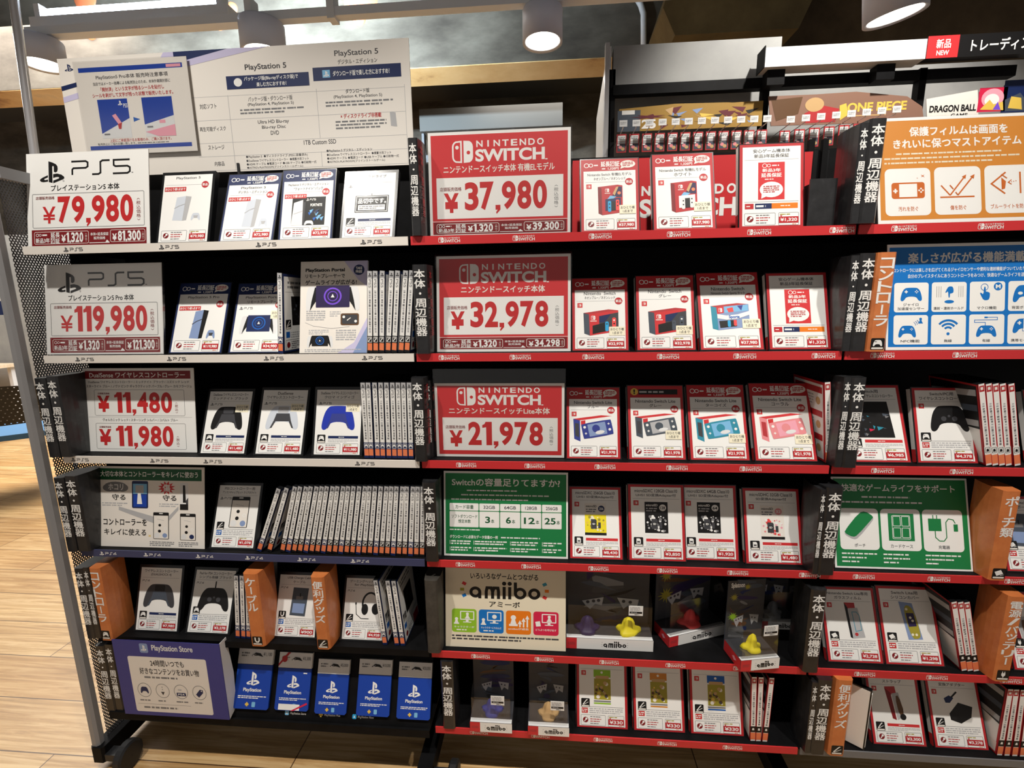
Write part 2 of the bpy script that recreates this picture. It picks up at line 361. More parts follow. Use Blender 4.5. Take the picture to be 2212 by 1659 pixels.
# ================================================================ room
ZS = [1.4349, 1.1859, .9382, .6888, .4413, .2192]; LH = .018
FZ = .072
struct(G().box(-7, 6, -3.5, 6, FZ-.05, FZ, 'wood_floor'), 'floor')
struct(G().box(-7, 6, -3.5, 6, 3.3, 3.36, 'ceiling_dark'), 'ceiling')
struct(G().box(-7, 6, 4.0, 4.15, FZ, 3.3, 'concrete'), 'wall_back')
struct(G().box(-5.6, -1.9, 3.3, 3.4, FZ, 2.02, 'plaster_grey'), 'wall_left')
YB = 1.9
bz = at(1000, 142, Y=YB).z; yb2 = at(1000, 182, Z=bz).y
g = G(); g.box(-7, 1.55, YB, yb2, bz+.004, 3.3, 'concrete'); g.box(-7, 1.55, YB+.002, yb2-.002, bz, bz+.004, 'concrete_tan'); struct(g, 'beam')
p0 = at(1430, 78, Y=1.5)
g = G(); x0 = p0.x; g.prism([(x0+.22, 3.3), (x0, p0.z+.12), (x0+.06, p0.z), (x0+.62, p0.z), (x0+.95, 3.3)], 1.5, 4.0, 'concrete_olive', 'y')
struct(g, 'beam')
struct(G().box(1.56, 6, 2.3, 2.5, 2.0, 3.3, 'concrete_brown'), 'wall_right')
# ================================================================ racks
def swstrip(p, W, first, step=.157):
    x = first
    while x < W-.03:
        p.swlogo((x)*1000, 3.5, (x+.046)*1000, 14.8, 'w', 'red', 1); x += step
def psstrip(p, n, us, W):
    for x in us:
        c = 'g4' if n == 5 else 'w'; p.pslogo(x*1000, 3.6, x*1000+13, 14, c); p.psn(n, x*1000+16, 5.4, x*1000+47, 13, c, 1.25)
def rack(bx, end, lips, label):
    X0, X1 = bx*.9, bx*.9+.9
    r = empty('display_rack', (X0, .0, 0)); tag(r, label, 'display rack')
    def part(g, n, par=r):
        o = g.build(n); o.parent = par
        return o
    def box(a, b, c, d, e, f, m, bev=0): return G().box(a-X0, b-X0, c, d, e, f, m, bev)
    part(box(X0+.0004, X1-.0004, .262, .274, .16, 1.668, 'rack_black'), 'back_panel')
    part(box(X0+.0006, X0+.024, .2745, .31, .10, 1.62, 'rack_black'), 'upright')
    part(box(X1-.024, X1-.0006, .2745, .31, .10, 1.62, 'rack_black'), 'upright')
    for i, z in enumerate(ZS):
        lip = lips[i]; z0, zt = z, z+LH; a, b = X0+.003, X1-.003
        if lip is None:
            continue
        bd = part(box(X0+.0004, X1-.0004, .003, .262, z+.012, zt-.0005, 'rack_black'), 'shelf_board')
        g = box(a, b, 0, .003, z0, zt, {'sw': 'ink_red', 'ps5': 'ink_paper', 'ps4': 'ink_ps4', 'k': 'rack_black', 'gr': 'grey_metal'}[lip])
        w = b-a
        p = P(w*1000, LH*1000, w, LH, g, ((a+b)/2-X0, 0, z0), base=.0003)
        if lip == 'sw': swstrip(p, w, .06-(.02 if i % 2 else 0)+.01*i)
        if lip == 'ps5': psstrip(p, 5, {0: (.10, .33, .555, .79), 1: (.08, .31, .545, .775), 2: (.02, .228, .365, .74)}[i], w)
        if lip == 'ps4': psstrip(p, 4, (.05, .17, .31, .44, .575, .71)[0:6:1], w)
        o = g.build('label_strip'); o.parent = bd
    if end:
        xe = -.925
        pn = G().box(xe-X0-.001, xe-X0+.001, 0.0, .13, .14, 1.60, 'perf_panel').box(xe-X0-.001, xe-X0+.001, .13, .30, .14, 1.60, 'rack_black')
        part(pn, 'end_panel')
        part(box(xe-.018, xe+.006, -.032, -.008, .13, 1.625, 'rack_grey', .006), 'front_post')
        part(box(xe-.012, xe+.012, -.002, .31, 1.60, 1.625, 'rack_grey'), 'top_rail')
        part(box(xe-.012, xe+.012, .30, .325, .1, 1.62, 'rack_black'), 'upright')
        part(box(xe-.02, X0+.01, .285, .31, 1.595, 1.615, 'rack_black'), 'cross_bar')
    for xf in ([-.923] if end else [])+[X1-.022]:
        foot = part(box(xf-.019, xf+.019, -.036, .36, .098, .145, 'rack_black', .006), 'foot')
        c = G(); cx = xf+.068-X0; c.box(xf-X0+.019, cx-.008, -.034, -.006, .102, .122, 'dark_metal'); n0 = len(c.v)
        c.lathe([(.001, -.012), (.033, -.012), (.0385, -.008), (.0385, .008), (.033, .012), (.001, .012)], 'dark_metal', caps=False)
        for i in range(n0, len(c.v)):
            x, y, z = c.v[i]; c.v[i] = (cx+z+.004, -.02+x, FZ+.0389+y)
        c.smooth = [False]*len(c.smooth); o = c.build('caster'); o.parent = foot
    return r
rack(-1, True, ['ps5', 'ps5', 'ps5', 'ps4', 'k', None], 'black display rack with perforated end panel and white label strips')
rack(0, False, ['sw']*6, 'black display rack with red label strips on all six shelves')
rack(1, False, ['sw']*5+['gr'], 'black display rack whose bottom shelf has a grey front edge')
# ================================================================ case pictures
def ps_console(p, x0, y0, x1, y1, dark=False):
    w = x1-x0; h = y1-y0
    p.poly([(x0+w*.1, y0+h*.05), (x0+w*.42, y0), (x0+w*.36, y1), (x0, y1-h*.02)], 'steelb' if dark else 'psw')
    p.poly([(x0+w*.42, y0), (x0+w*.62, y0+h*.03), (x0+w*.5, y1-h*.02), (x0+w*.36, y1)], 'k' if dark else 'g2')
    p.line([(x0+w*.04, y0+h*.5), (x0+w*.2, y0+h*.4), (x0+w*.42, y0+h*.32)], h*.025, 'g4' if dark else 'g2')
    p.pad(x1-w*.34, y1-h*.3, x1, y1, 'psw' if not dark else 'steelb'); p.poly([(x1-w*.26, y1-h*.2), (x1-w*.08, y1-h*.2), (x1-w*.12, y1-h*.1), (x1-w*.22, y1-h*.1)], 'g4' if dark else 'g2')
def ps_pad(col, mid, glow='g2'):
    def f(p, x0, y0, x1, y1):
        w = x1-x0; h = y1-y0; p.pad(x0, y0, x1, y1, col)
        p.poly([(x0+w*.3, y0+h*.32), (x0+w*.7, y0+h*.32), (x0+w*.76, y0+h*.62), (x0+w*.86, y0+h*.94), (x0+w*.8, y0+h*.92), (x0+w*.7, y0+h*.65), (x0+w*.3, y0+h*.65), (x0+w*.2, y0+h*.92), (x0+w*.14, y0+h*.94), (x0+w*.24, y0+h*.62)], mid)
        p.rr(x0+w*.34, y0+h*.04, x0+w*.66, y0+h*.3, w*.03, glow)
    return f
def plain_pad(col, cable=False):
    def f(p, x0, y0, x1, y1):
        w = x1-x0; h = y1-y0
        if cable: p.rect(x0+w*.48, y0-h*.28, x0+w*.52, y0+h*.1, col)
        p.pad(x0, y0, x1, y1, col); p.circ((x0+x1)/2, y0+h*.4, w*.035, 'g4'); p.circ(x0+w*.36, y0+h*.5, w*.07, 'g4'); p.circ(x0+w*.64, y0+h*.5, w*.07, 'g4')
    return f
def portal(p, x0, y0, x1, y1, ink='dpurp'):
    w = x1-x0; h = y1-y0
    for sgn, a in ((1, x0), (-1, x1)):
        p.poly([(a+sgn*w*q, y0+h*r) for q, r in chaikin([(.02, .1), (.1, .02), (.22, .05), (.2, .55), (.1, .9), (.04, 1.02), (0, .9)], 1)], 'g1')
        p.poly([(a+sgn*w*q, y0+h*r) for q, r in ((.17, .06), (.23, .1), (.23, .5), (.14, .78), (.08, 1.0), (.11, .6))], 'k')
    p.rr(x0+w*.19, y0, x1-w*.19, y0+h*.86, w*.015, ink); cx, cy = (x0+x1)/2, y0+h*.42
    p.cring(cx, cy, h*.34, h*.06, 'purp' if ink == 'dpurp' else 'blue'); p.cring(cx, cy, h*.2, h*.03, 'purp' if ink == 'dpurp' else 'blue'); p.poly([(cx-h*.07, cy+h*.05), (cx, cy-h*.09), (cx+h*.07, cy+h*.05)], 'w')
def blister(p, x0, y0, x1, y1, top='k', body='paper', acc='steelb'):
    w = x1-x0; h = y1-y0; p.rr(x0, y0, x1, y1, w*.06, 'k'); p.rect(x0+w*.04, y0+h*.12, x1-w*.04, y1-h*.02, body); p.rr(x0+w*.38, y0+h*.025, x0+w*.62, y0+h*.06, w*.03, 'w')
    p.circ(x0+w*.42, y0+h*.48, w*.09, 'k'); p.circ(x0+w*.4, y0+h*.70, w*.10, 'k'); p.circ(x0+w*.24, y0+h*.86, w*.17, 'g1'); p.circ(x0+w*.74, y0+h*.86, w*.15, acc); p.cring(x0+w*.78, y0+h*.6, w*.1, w*.04, 'w'); p.line([(x0+w*.25, y0+h*.25), (x0+w*.7, y0+h*.3)], w*.02, 'g2')
def swbox(jl, jr, side='slate'):
    def f(p, x0, y0, x1, y1):
        w = x1-x0; h = y1-y0; q = lambda *a: [(x0+w*b, y0+h*c) for b, c in a]
        p.poly(q((0, .13), (.16, .18), (.18, 1), (.02, .92)), side); p.poly(q((0, .13), (.72, 0), (1, .04), (.16, .18)), 'spr')
        p.poly(q((.16, .18), (1, .04), (1, .84), (.18, 1)), 'red'); p.poly(q((.45, .26), (1, .12), (1, .80), (.45, .55)), 'g4'); p.poly(q((.45, .26), (.8, .17), (.6, .5), (.45, .5)), 'navy')
        p.swicon(x0+w*.22, y0+h*.24, x0+w*.34, y0+h*.4, 'w', 'red'); p.rect(x0+w*.2, y0+h*.43, x0+w*.38, y0+h*.46, 'paper')
        p.poly(q((.26, .62), (.64, .5), (.64, .84), (.26, .94)), 'k'); p.rr(x0+w*.62, y0+h*.47, x0+w*.72, y0+h*.84, w*.04, jl); p.rr(x0+w*.82, y0+h*.32, x0+w*.93, y0+h*.7, w*.04, jr)
        p.circ(x0+w*.67, y0+h*.56, w*.025, 'g4', n=8); p.circ(x0+w*.875, y0+h*.55, w*.025, 'k', n=8); p.circ(x0+w*.875, y0+h*.42, w*.025, 'w', n=8)
    return f
def oledbox(cols):
    def f(p, x0, y0, x1, y1):
        w = x1-x0; h = y1-y0; q = lambda *a: [(x0+w*b, y0+h*c) for b, c in a]
        p.poly(q((0, .06), (.15, .1), (.17, 1), (.02, .94)), 'dred'); p.poly(q((0, .06), (.8, 0), (1, .03), (.15, .1)), 'spr'); p.poly(q((.15, .1), (1, .03), (1, .92), (.17, 1)), 'red2')
        p.swicon(x0+w*.3, y0+h*.12, x0+w*.46, y0+h*.24, 'w', 'red2'); p.rect(x0+w*.28, y0+h*.27, x0+w*.5, y0+h*.29, 'paper')
        p.poly(q((.55, .4), (.82, .06), (.97, .08), (.97, .42)), 'dpurp'); p.poly(q((.6, .3), (.74, .08), (.84, .07), (.68, .36)), 'tan'); p.circ(x0+w*.86, y0+h*.28, w*.07, 'orange')
        p.poly(q((.36, .5), (.5, .36), (.75, .4), (.55, .5)), 'sky')
        p.poly(q((.3, .48), (.92, .44), (.92, .82), (.3, .86)), cols[0]); p.poly(q((.52, .56), (.72, .55), (.72, .85), (.52, .86)), 'k')
        p.rr(x0+w*.40, y0+h*.54, x0+w*.53, y0+h*.9, w*.05, cols[1]); p.rr(x0+w*.72, y0+h*.5, x0+w*.86, y0+h*.86, w*.05, cols[2])
        for a, b in ((.465, .64), (.465, .76), (.79, .58), (.79, .7)): p.circ(x0+w*a, y0+h*b, w*.03, 'k', n=8)
    return f
def sportsbox(p, x0, y0, x1, y1):
    w = x1-x0; h = y1-y0; q = lambda *a: [(x0+w*b, y0+h*c) for b, c in a]
    p.poly(q((0, .1), (.15, .15), (.17, 1), (.02, .94)), 'teal'); p.poly(q((0, .1), (.7, 0), (1, .04), (.15, .15)), 'spr'); p.poly(q((.15, .15), (1, .04), (1, .88), (.17, 1)), 'steelb')
    p.poly(q((.15, .15), (.34, .12), (.34, .36), (.16, .4)), 'red'); p.swicon(x0+w*.2, y0+h*.18, x0+w*.3, y0+h*.33, 'w', 'red'); p.poly(q((.36, .13), (.98, .06), (.98, .28), (.36, .36)), 'sky')
    p.poly(q((.42, .2), (.58, .15), (.6, .32), (.46, .34)), 'neonr'); p.poly(q((.7, .1), (.85, .08), (.8, .28)), 'liteb')
    p.poly(q((.16, .4), (.4, .46), (.7, .42), (1, .3), (1, .44), (.7, .58), (.4, .62), (.16, .56)), 'w'); p.t('Sports', x0+w*.46, y0+h*.45, x0+w*.74, y0+h*.6, 'blue', 3)
    p.poly(q((.2, .66), (.66, .62), (.66, .86), (.22, .92)), 'k'); p.rr(x0+w*.42, y0+h*.64, x0+w*.5, y0+h*.88, w*.03, 'neonb'); p.rr(x0+w*.58, y0+h*.62, x0+w*.66, y0+h*.84, w*.03, 'neonr')
def lite(col, dk=None):
    def f(p, x0, y0, x1, y1):
        w = x1-x0; h = y1-y0; q = lambda *a: [(x0+w*b, y0+h*c) for b, c in a]
        p.poly(q((0, .14), (.17, .2), (.18, 1), (.02, .9)), col); p.poly(q((.04, .3), (.14, .32), (.15, .84), (.05, .78)), 'g4' if col != 'coral' else 'spr'); p.poly(q((0, .14), (.72, .0), (1, .03), (.17, .2)), 'red'); p.poly(q((.17, .2), (1, .03), (1, .3), (.18, .42)), 'w')
        p.poly(q((.19, .22), (.31, .19), (.31, .38), (.20, .4)), 'red')
        def rot(px, py): a = -.19; dx, dy = px-.6, py-.5; r = h/w; return (x0+w*(.6+dx*math.cos(a)-dy*r*math.sin(a)), y0+h*(.5+dx/r*math.sin(a)+dy*math.cos(a)))
        p.poly([rot(a, b) for a, b in chaikin([(.24, .24), (.98, .24), (1.0, .3), (1.0, .76), (.98, .82), (.24, .82), (.22, .76), (.22, .3)], 1)], col)
        sc = {'liteb': 'steelb', 'litg': 'g2', 'teal': 'sky', 'coral': 'pink'}[col]; p.poly([rot(a, b) for a, b in ((.38, .3), (.84, .3), (.84, .76), (.38, .76))], sc); p.poly([rot(.58+.10*math.cos(i*.5), .5+.15*math.sin(i*.5)) for i in range(13)], col); p.poly([rot(.66+.12*math.cos(i*.6), .66+.07*math.sin(i*.6)) for i in range(11)], 'g1')
        for a, b in ((.3, .38), (.92, .62)): X, Y_ = rot(a, b); p.circ(X, Y_, w*.035, 'w', n=10)
        for a, b in ((.3, .62), (.92, .4)): X, Y_ = rot(a, b); p.rect(X-w*.028, Y_-w*.009, X+w*.028, Y_+w*.009, 'w'); p.rect(X-w*.009, Y_-w*.028, X+w*.009, Y_+w*.028, 'w')
    return f
def sdpack(bg, dots, num, numcol, foot='k'):
    def f(p, x0, y0, x1, y1):
        w = x1-x0; h = y1-y0; top = 'k' if bg == 'k' else 'paper'
        p.rect(x0, y0, x1, y1, top); p.rect(x0, y0+h*.36, x1, y0+h*.92, bg); r = random.Random(3)
        for i in range(34):
            cx, cy = x0+w*r.uniform(.1, .9), y0+h*r.uniform(.42, .86); p.circ(cx, cy, w*r.uniform(.03, .075), r.choice(dots), n=7)
        p.rect(x0, y0+h*.92, x1, y1, foot); p.circ(x0+w*.78, y0+h*.17, w*.15, numcol); p.t(num, x0+w*.68, y0+h*.13, x0+w*.88, y0+h*.21, 'w' if numcol != 'w' else 'k', 2)
        p.t('microSD', x0+w*.06, y0+h*.06, x0+w*.56, y0+h*.13, 'w' if top == 'k' else 'k', 2); p.gk(x0+w*.06, y0+h*.16, x0+w*.56, y0+h*.30, 2, 'g2' if top == 'k' else 'g3')
        p.poly([(x0+w*.28, y0+h*.5), (x0+w*.5, y0+h*.5), (x0+w*.55, y0+h*.54), (x0+w*.55, y0+h*.8), (x0+w*.28, y0+h*.8)], 'g4'); p.rect(x0+w*.33, y0+h*.6, x0+w*.5, y0+h*.7, 'k'); p.t('SD', x0+w*.35, y0+h*.62, x0+w*.48, y0+h*.68, 'w', 2); p.poly([(x0+w*.62, y0+h*.6), (x0+w*.74, y0+h*.6), (x0+w*.74, y0+h*.78), (x0+w*.62, y0+h*.78)], 'g4')
    return f
def warranty(p, x0, y0, x1, y1):
    w = x1-x0; h = y1-y0; p.rect(x0, y0, x1, y1, 'red'); p.cring(x0+w*.24, y0+h*.09, w*.09, w*.02, 'w'); p.cring(x0+w*.40, y0+h*.09, w*.07, w*.02, 'w'); p.gk(x0+w*.52, y0+h*.06, x0+w*.92, y0+h*.12, 1, 'w')
    p.t('新品3年', x0+w*.16, y0+h*.17, x0+w*.84, y0+h*.26, 'w', 3); p.t('延長保証', x0+w*.12, y0+h*.29, x0+w*.88, y0+h*.40, 'w', 3); p.gk(x0+w*.25, y0+h*.43, x0+w*.75, y0+h*.48, 1, 'paper')
    p.circ(x0+w*.5, y0+h*.73, w*.44, 'w', h*.21); p.poly([(x0+w*.14, y0+h*.8), (x0+w*.12, y0+h*.97), (x0+w*.36, y0+h*.9)], 'w'); p.gk(x0+w*.2, y0+h*.62, x0+w*.8, y0+h*.82, 4, 'spr')
def headset(p, x0, y0, x1, y1):
    w = x1-x0; h = y1-y0; p.line([(x0+w*(.62+.3*math.cos(math.radians(a))), y0+h*(.4+.38*math.sin(math.radians(a)))) for a in range(150, 340, 15)], w*.07, 'k')
    p.circ(x0+w*.42, y0+h*.62, w*.13, 'k', h*.2); p.circ(x0+w*.84, y0+h*.6, w*.15, 'k', h*.2); p.line([(x0+w*.06, y0+h*.45), (x0+w*.1, y0+h*.8), (x0+w*.3, y0+h*.95), (x0+w*.6, y0+h*.95)], w*.025, 'k'); p.circ(x0+w*.06, y0+h*.42, w*.03, 'k', h*.05)
def phonepkg(p, x0, y0, x1, y1):
    w = x1-x0; h = y1-y0; p.poly([(x0+w*.1, y0), (x1, y0+h*.02), (x1-w*.1, y1), (x0, y1-h*.03)], 'slate'); p.rect(x0+w*.3, y0+h*.3, x0+w*.7, y0+h*.42, 'g3'); p.circ(x0+w*.4, y0+h*.62, w*.09, 'neonr'); p.poly([(x0+w*.15, y0+h*.55), (x0+w*.85, y0+h*.56), (x0+w*.8, y0+h*.9), (x0+w*.12, y0+h*.88)], 'steelb'); p.rect(x0+w*.5, y0+h*.2, x0+w*.56, y0+h*.32, 'k')
def glasspkg(p, x0, y0, x1, y1):
    w = x1-x0; h = y1-y0; p.poly([(x0, y0), (x0+w*.6, y0), (x0+w*.62, y0+h*.16), (x0+w*.06, y0+h*.18)], 'spr'); p.poly([(x0, y0), (x0+w*.18, y0+h*.14), (x0+w*.3, y1), (x0+w*.16, y1-h*.03)], 'k'); p.poly([(x0+w*.2, y0+h*.16), (x0+w*.75, y0+h*.14), (x1, y1-h*.04), (x0+w*.32, y1)], 'g2')
    p.line([(x0+w*.4, y0+h*.26), (x0+w*.66, y0+h*.26), (x0+w*.8, y0+h*.36), (x0+w*.84, y0+h*.76), (x0+w*.5, y0+h*.8)], w*.035, 'teal', True); p.circ(x0+w*.52, y0+h*.88, w*.1, 'spr')
def clearpkg(p, x0, y0, x1, y1):
    w = x1-x0; h = y1-y0; p.poly([(x0, y0), (x0+w*.7, y0+h*.04), (x1, y1-h*.02), (x0+w*.25, y1)], 'steelb'); p.poly(chaikin([(x0+w*.16, y0+h*.08), (x0+w*.72, y0+h*.12), (x0+w*.94, y0+h*.86), (x0+w*.8, y0+h*.97), (x0+w*.4, y0+h*.97)], 2), 'olive'); p.poly([(x0+w*.3, y0+h*.3), (x0+w*.7, y0+h*.3), (x0+w*.78, y0+h*.64), (x0+w*.36, y0+h*.66)], 'dpurp')
    for a, b in ((.36, .2), (.5, .42), (.6, .5), (.5, .86), (.7, .86)): p.circ(x0+w*a, y0+h*b, w*.07, 'note', n=10)
def cardpack(col):
    def f(p, x0, y0, x1, y1):
        w = x1-x0; h = y1-y0; r = random.Random(9); p.rect(x0, y0, x1, y0+h*.25, col); p.rr(x0+w*.1, y0+h*.2, x0+w*.9, y0+h*.3, w*.05, 'tan'); p.circ(x0+w*.48, y0+h*.09, w*.07, 'w'); p.rect(x0+w*.02, y0+h*.3, x1, y1, 'olive')
        for i in range(18): p.circ(x0+w*r.uniform(.12, .9), y0+h*r.uniform(.36, .94), w*r.uniform(.05, .12), r.choice(['tan', 'brn', 'g4', 'paper', 'gold']), n=6)
        p.rect(x0, y1+h*.03, x1, y1+h*.08, 'g3'); p.rect(x0, y1+h*.1, x1, y1+h*.15, col)
    return f
def darkpkg(cols, tilt=.08):
    def f(p, x0, y0, x1, y1):
        w = x1-x0; h = y1-y0; r = random.Random(5); p.poly([(x0, y0), (x1-w*tilt, y0), (x1, y1), (x0+w*tilt, y1)], 'k')
        for i in range(14):
            a, b = r.uniform(.15, .85), r.uniform(.1, .9); p.poly([(x0+w*a, y0+h*b), (x0+w*min(a+r.uniform(.05, .2), .95), y0+h*(b+.03)), (x0+w*(a+.02), y0+h*min(b+r.uniform(.03, .12), .97))], r.choice(cols))
    return f
def redpkg(p, x0, y0, x1, y1):
    w = x1-x0; h = y1-y0; p.poly([(x0, y0+h*.02), (x0+w*.55, y0), (x0+w*.6, y0+h*.22), (x0+w*.12, y0+h*.28)], 'spr'); p.poly([(x0, y0+h*.05), (x0+w*.3, y0+h*.2), (x0+w*.45, y1), (x0+w*.25, y1-h*.04)], 'dred'); p.poly([(x0+w*.34, y0+h*.22), (x0+w*.7, y0+h*.18), (x1-w*.1, y1-h*.12), (x0+w*.5, y1)], 'g2'); p.poly(chaikin([(x0+w*.5, y0+h*.3), (x0+w*.7, y0+h*.26), (x0+w*.9, y0+h*.8), (x0+w*.62, y0+h*.9)], 1), 'brn'); p.circ(x0+w*.8, y0+h*.9, w*.16, 'k')
def cablepic(p, x0, y0, x1, y1):
    w = x1-x0; h = y1-y0; p.poly([(x0, y0+h*.22), (x0+w*.2, y0+h*.12), (x0+w*.36, y0+h*.2), (x0+w*.2, y0+h*.36), (x0+w*.04, y0+h*.36)], 'navy'); p.line([(x0+w*.28, y0+h*.18), (x0+w*.5, y0)], w*.06, 'k'); p.poly([(x0+w*.12, y0+h*.7), (x0+w*.5, y0+h*.34), (x1, y0+h*.46), (x1-w*.1, y0+h*.8), (x0+w*.5, y1), (x0+w*.14, y0+h*.9)], 'k')
def icon(p, kind, x0, y0, x1, y1):
    w = x1-x0; h = y1-y0; p.rr(x0, y0, x1, y1, w*.1, 'k'); p.rr(x0+w*.07, y1-h*.2, x1-w*.07, y1-h*.05, w*.06, 'paper')
    if kind == 'pad': p.pad(x0+w*.16, y0+h*.16, x1-w*.16, y0+h*.7, 'w'); p.rect(x0+w*.26, y0+h*.28, x0+w*.42, y0+h*.33, 'k')
    elif kind == 'pen': p.line([(x0+w*.2, y0+h*.72), (x0+w*.62, y0+h*.2), (x0+w*.74, y0+h*.14)], w*.1, 'w'); p.line([(x0+w*.26, y0+h*.74), (x0+w*.85, y0+h*.42)], w*.05, 'w')
    elif kind == 'cable': p.line([(x0+w*.3, y0+h*.12), (x0+w*.3, y0+h*.45), (x0+w*.4, y0+h*.64), (x0+w*.6, y0+h*.64), (x0+w*.7, y0+h*.45), (x0+w*.7, y0+h*.12)], w*.13, 'w')
    elif kind == 'sd': p.poly([(x0+w*.28, y0+h*.14), (x0+w*.62, y0+h*.14), (x0+w*.74, y0+h*.26), (x0+w*.74, y0+h*.72), (x0+w*.28, y0+h*.72)], 'w'); p.t('M', x0+w*.38, y0+h*.4, x0+w*.64, y0+h*.62, 'k', 3)
    elif kind == 'pouch': p.poly([(x0+w*.14, y0+h*.34), (x0+w*.6, y0+h*.14), (x0+w*.82, y0+h*.5), (x0+w*.34, y0+h*.72)], 'w'); p.line([(x0+w*.6, y0+h*.68), (x0+w*.86, y0+h*.6)], w*.04, 'w')
    elif kind == 'plug': p.poly([(x0+w*.34, y0+h*.3), (x0+w*.66, y0+h*.3), (x0+w*.66, y0+h*.52), (x0+w*.56, y0+h*.64), (x0+w*.44, y0+h*.64), (x0+w*.34, y0+h*.52)], 'w'); p.rect(x0+w*.38, y0+h*.14, x0+w*.44, y0+h*.32, 'w'); p.rect(x0+w*.56, y0+h*.14, x0+w*.62, y0+h*.32, 'w'); p.rect(x0+w*.48, y0+h*.6, x0+w*.53, y0+h*.76, 'w')
def cover(p, kind, price, title, pic, hdr=None, feat=None, ic=None, badge=False, note=None, lim=None, ell=None, bar=None, box=(34, 62, 104, 126), sold=False, plat=True):
    """the printed insert of a case: 130 x 183 mm"""
    sw = kind == 'sw'
    p.rect(0, 0, 130, 183, 'red2' if sw else 'navy' if hdr else 'black_plastic')
    top = 30 if hdr else 6
    p.rect(6 if sw else 4, top, 124 if sw else 126, 179 if sw else 181, 'w')
    if hdr == 'warn':
        p.circ(16, 15, 9, 'gold'); p.t('!', 14, 9, 18, 21, 'k', 3); p.rect(26, 9, 118, 22, 'k'); p.gk(28, 11, 116, 20, 1, 'g2')
    elif hdr:
        p.cring(13, 15, 6, 1.6, 'w'); p.cring(23, 15, 5, 1.6, 'w'); p.gk(30, 12, 44, 18, 1, 'w'); p.t('延長', 46, 6, 66, 19, 'w', 3); p.rect(67, 6, 77, 19, 'w'); p.t('保', 67.6, 6.8, 76.4, 18.2, 'navy' if not sw else 'red2', 2); p.t('証', 78, 6, 88, 19, 'w', 3)
        p.gk(48, 22, 60, 27, 1, 'w'); p.t('1,320円', 62, 21, 86, 28, 'w', 2)
        p.circ(107, 14, 17, 'paper', 9.5); p.poly([(93, 17), (90, 26), (101, 22)], 'paper'); p.gk(95, 8, 119, 20, 3, 'spr')
    ty = top+5
    for i, tt in enumerate(title):
        if tt: n = sum(2 if ord(ch) > 255 else 1 for ch in tt); hw = min(36 if badge and i else 50, n*2.35); p.t(tt, 65-hw, ty, 65+hw, ty+8, 'g4', 1)
        ty += 11
    ry = max(ty+1, top+26); p.rect(10, ry, 120, ry+.8, 'g2')
    if badge: p.circ(109, ry+1, 9, 'red2'); p.t('新品', 102.5, ry-2.5, 115.5, ry+4.5, 'w', 2)
    if plat:
        if sw: p.rect(12, ry+5, 24, ry+17, 'red'); p.swicon(15, ry+8, 21, ry+14, 'paper', 'red')
        elif kind == 'ps5': p.pslogo(10, ry+5, 20, ry+13, 'g4'); p.psn(5, 22, ry+6, 44, ry+12, 'g3', 1.2)
        else: p.psn(4, 10, ry+6, 32, ry+12, 'g3', 1.2)
    if pic: pic(p, *box)
    if lim: p.rect(8, ry+6, 62, ry+17, 'pred'); p.t('おひとり様1点まで', 10, ry+8, 60, ry+15, 'w', 2)
    if feat:
        fc = 'red' if sw else 'navy'; p.rect(40, 131, 120, 138, fc); p.gk(68, 133, 92, 136, 1, 'w'); p.gk(40, 140, 120, 149, 3, 'g2', 4)
    if bar: p.rect(10, 130, 120, 131, 'g3'); p.rect(12, 134, 28, 147, 'pred' if sw else 'blue'); p.gk(13, 136, 27, 145, 2, 'w'); p.gk(32, 133, 118, 148, 3, 'g2', 6)
    if ic: yy = 130 if feat else 112; icon(p, ic, 11, yy-2, 33, yy+20)
    if ell: ell(p)
    p.ro(10, 151, 74, 178, 2.5, .9, 'g3'); p.circ(22, 164, 7, 'dred'); p.line([(19, 168), (23, 163)], 2.2, 'w'); p.circ(24, 161.5, 2.8, 'w', n=10)
    for k, (sd, c) in enumerate(((11, 'g3'), (12, 'spr'), (13, 'spr'), (14, 'g3'))): p.gk(34, 154+k*5.6, 70, 158+k*5.6, 1, c, sd)
    p.ro(80, 151, 121, 179, 2, .9, 'g3'); p.gk(83, 153, 104, 157, 1, 'olive', 2); p.poly([(83, 157), (88, 157), (85.5, 161)], 'red2'); p.rect(80.6, 160, 120.4, 174, 'red2'); p.t(price, 83.5, 163, 117.5, 171.4, 'w', 2); p.gk(108, 175, 119, 178, 1, 'orange', 3)
    if note: x, y = note; p.rr(x, y, x+37, y+22, 1, 'note'); p.t('おひとり様', x+3, y+3, x+34, y+10, 'g4', 1); p.t('1点まで', x+8, y+12, x+30, y+19, 'g4', 1)
    if sold:
        p.rect(30, 68, 112, 114, 'k'); p.ro(32, 70, 110, 112, .1, 1.5, 'w'); p.t('品切中です。', 37, 76, 106, 90, 'w', 3); p.rect(38, 94, 104, 108, 'w'); p.gk(41, 96, 102, 106, 2, 'g3'); p.rect(69, 62, 71, 68, 'k')
    if pic is warranty: p.rect(10, 126, 120, 126.8, 'g3'); p.rect(11, 130, 29, 142, 'red2'); p.gk(14, 134, 26, 138, 1, 'paper'); p.rect(32, 130, 66, 142, 'navy'); p.gk(34, 132, 64, 140, 1, 'w'); p.rect(66, 130, 119, 142, 'aorg'); p.gk(84, 134, 114, 138, 1, 'paper')
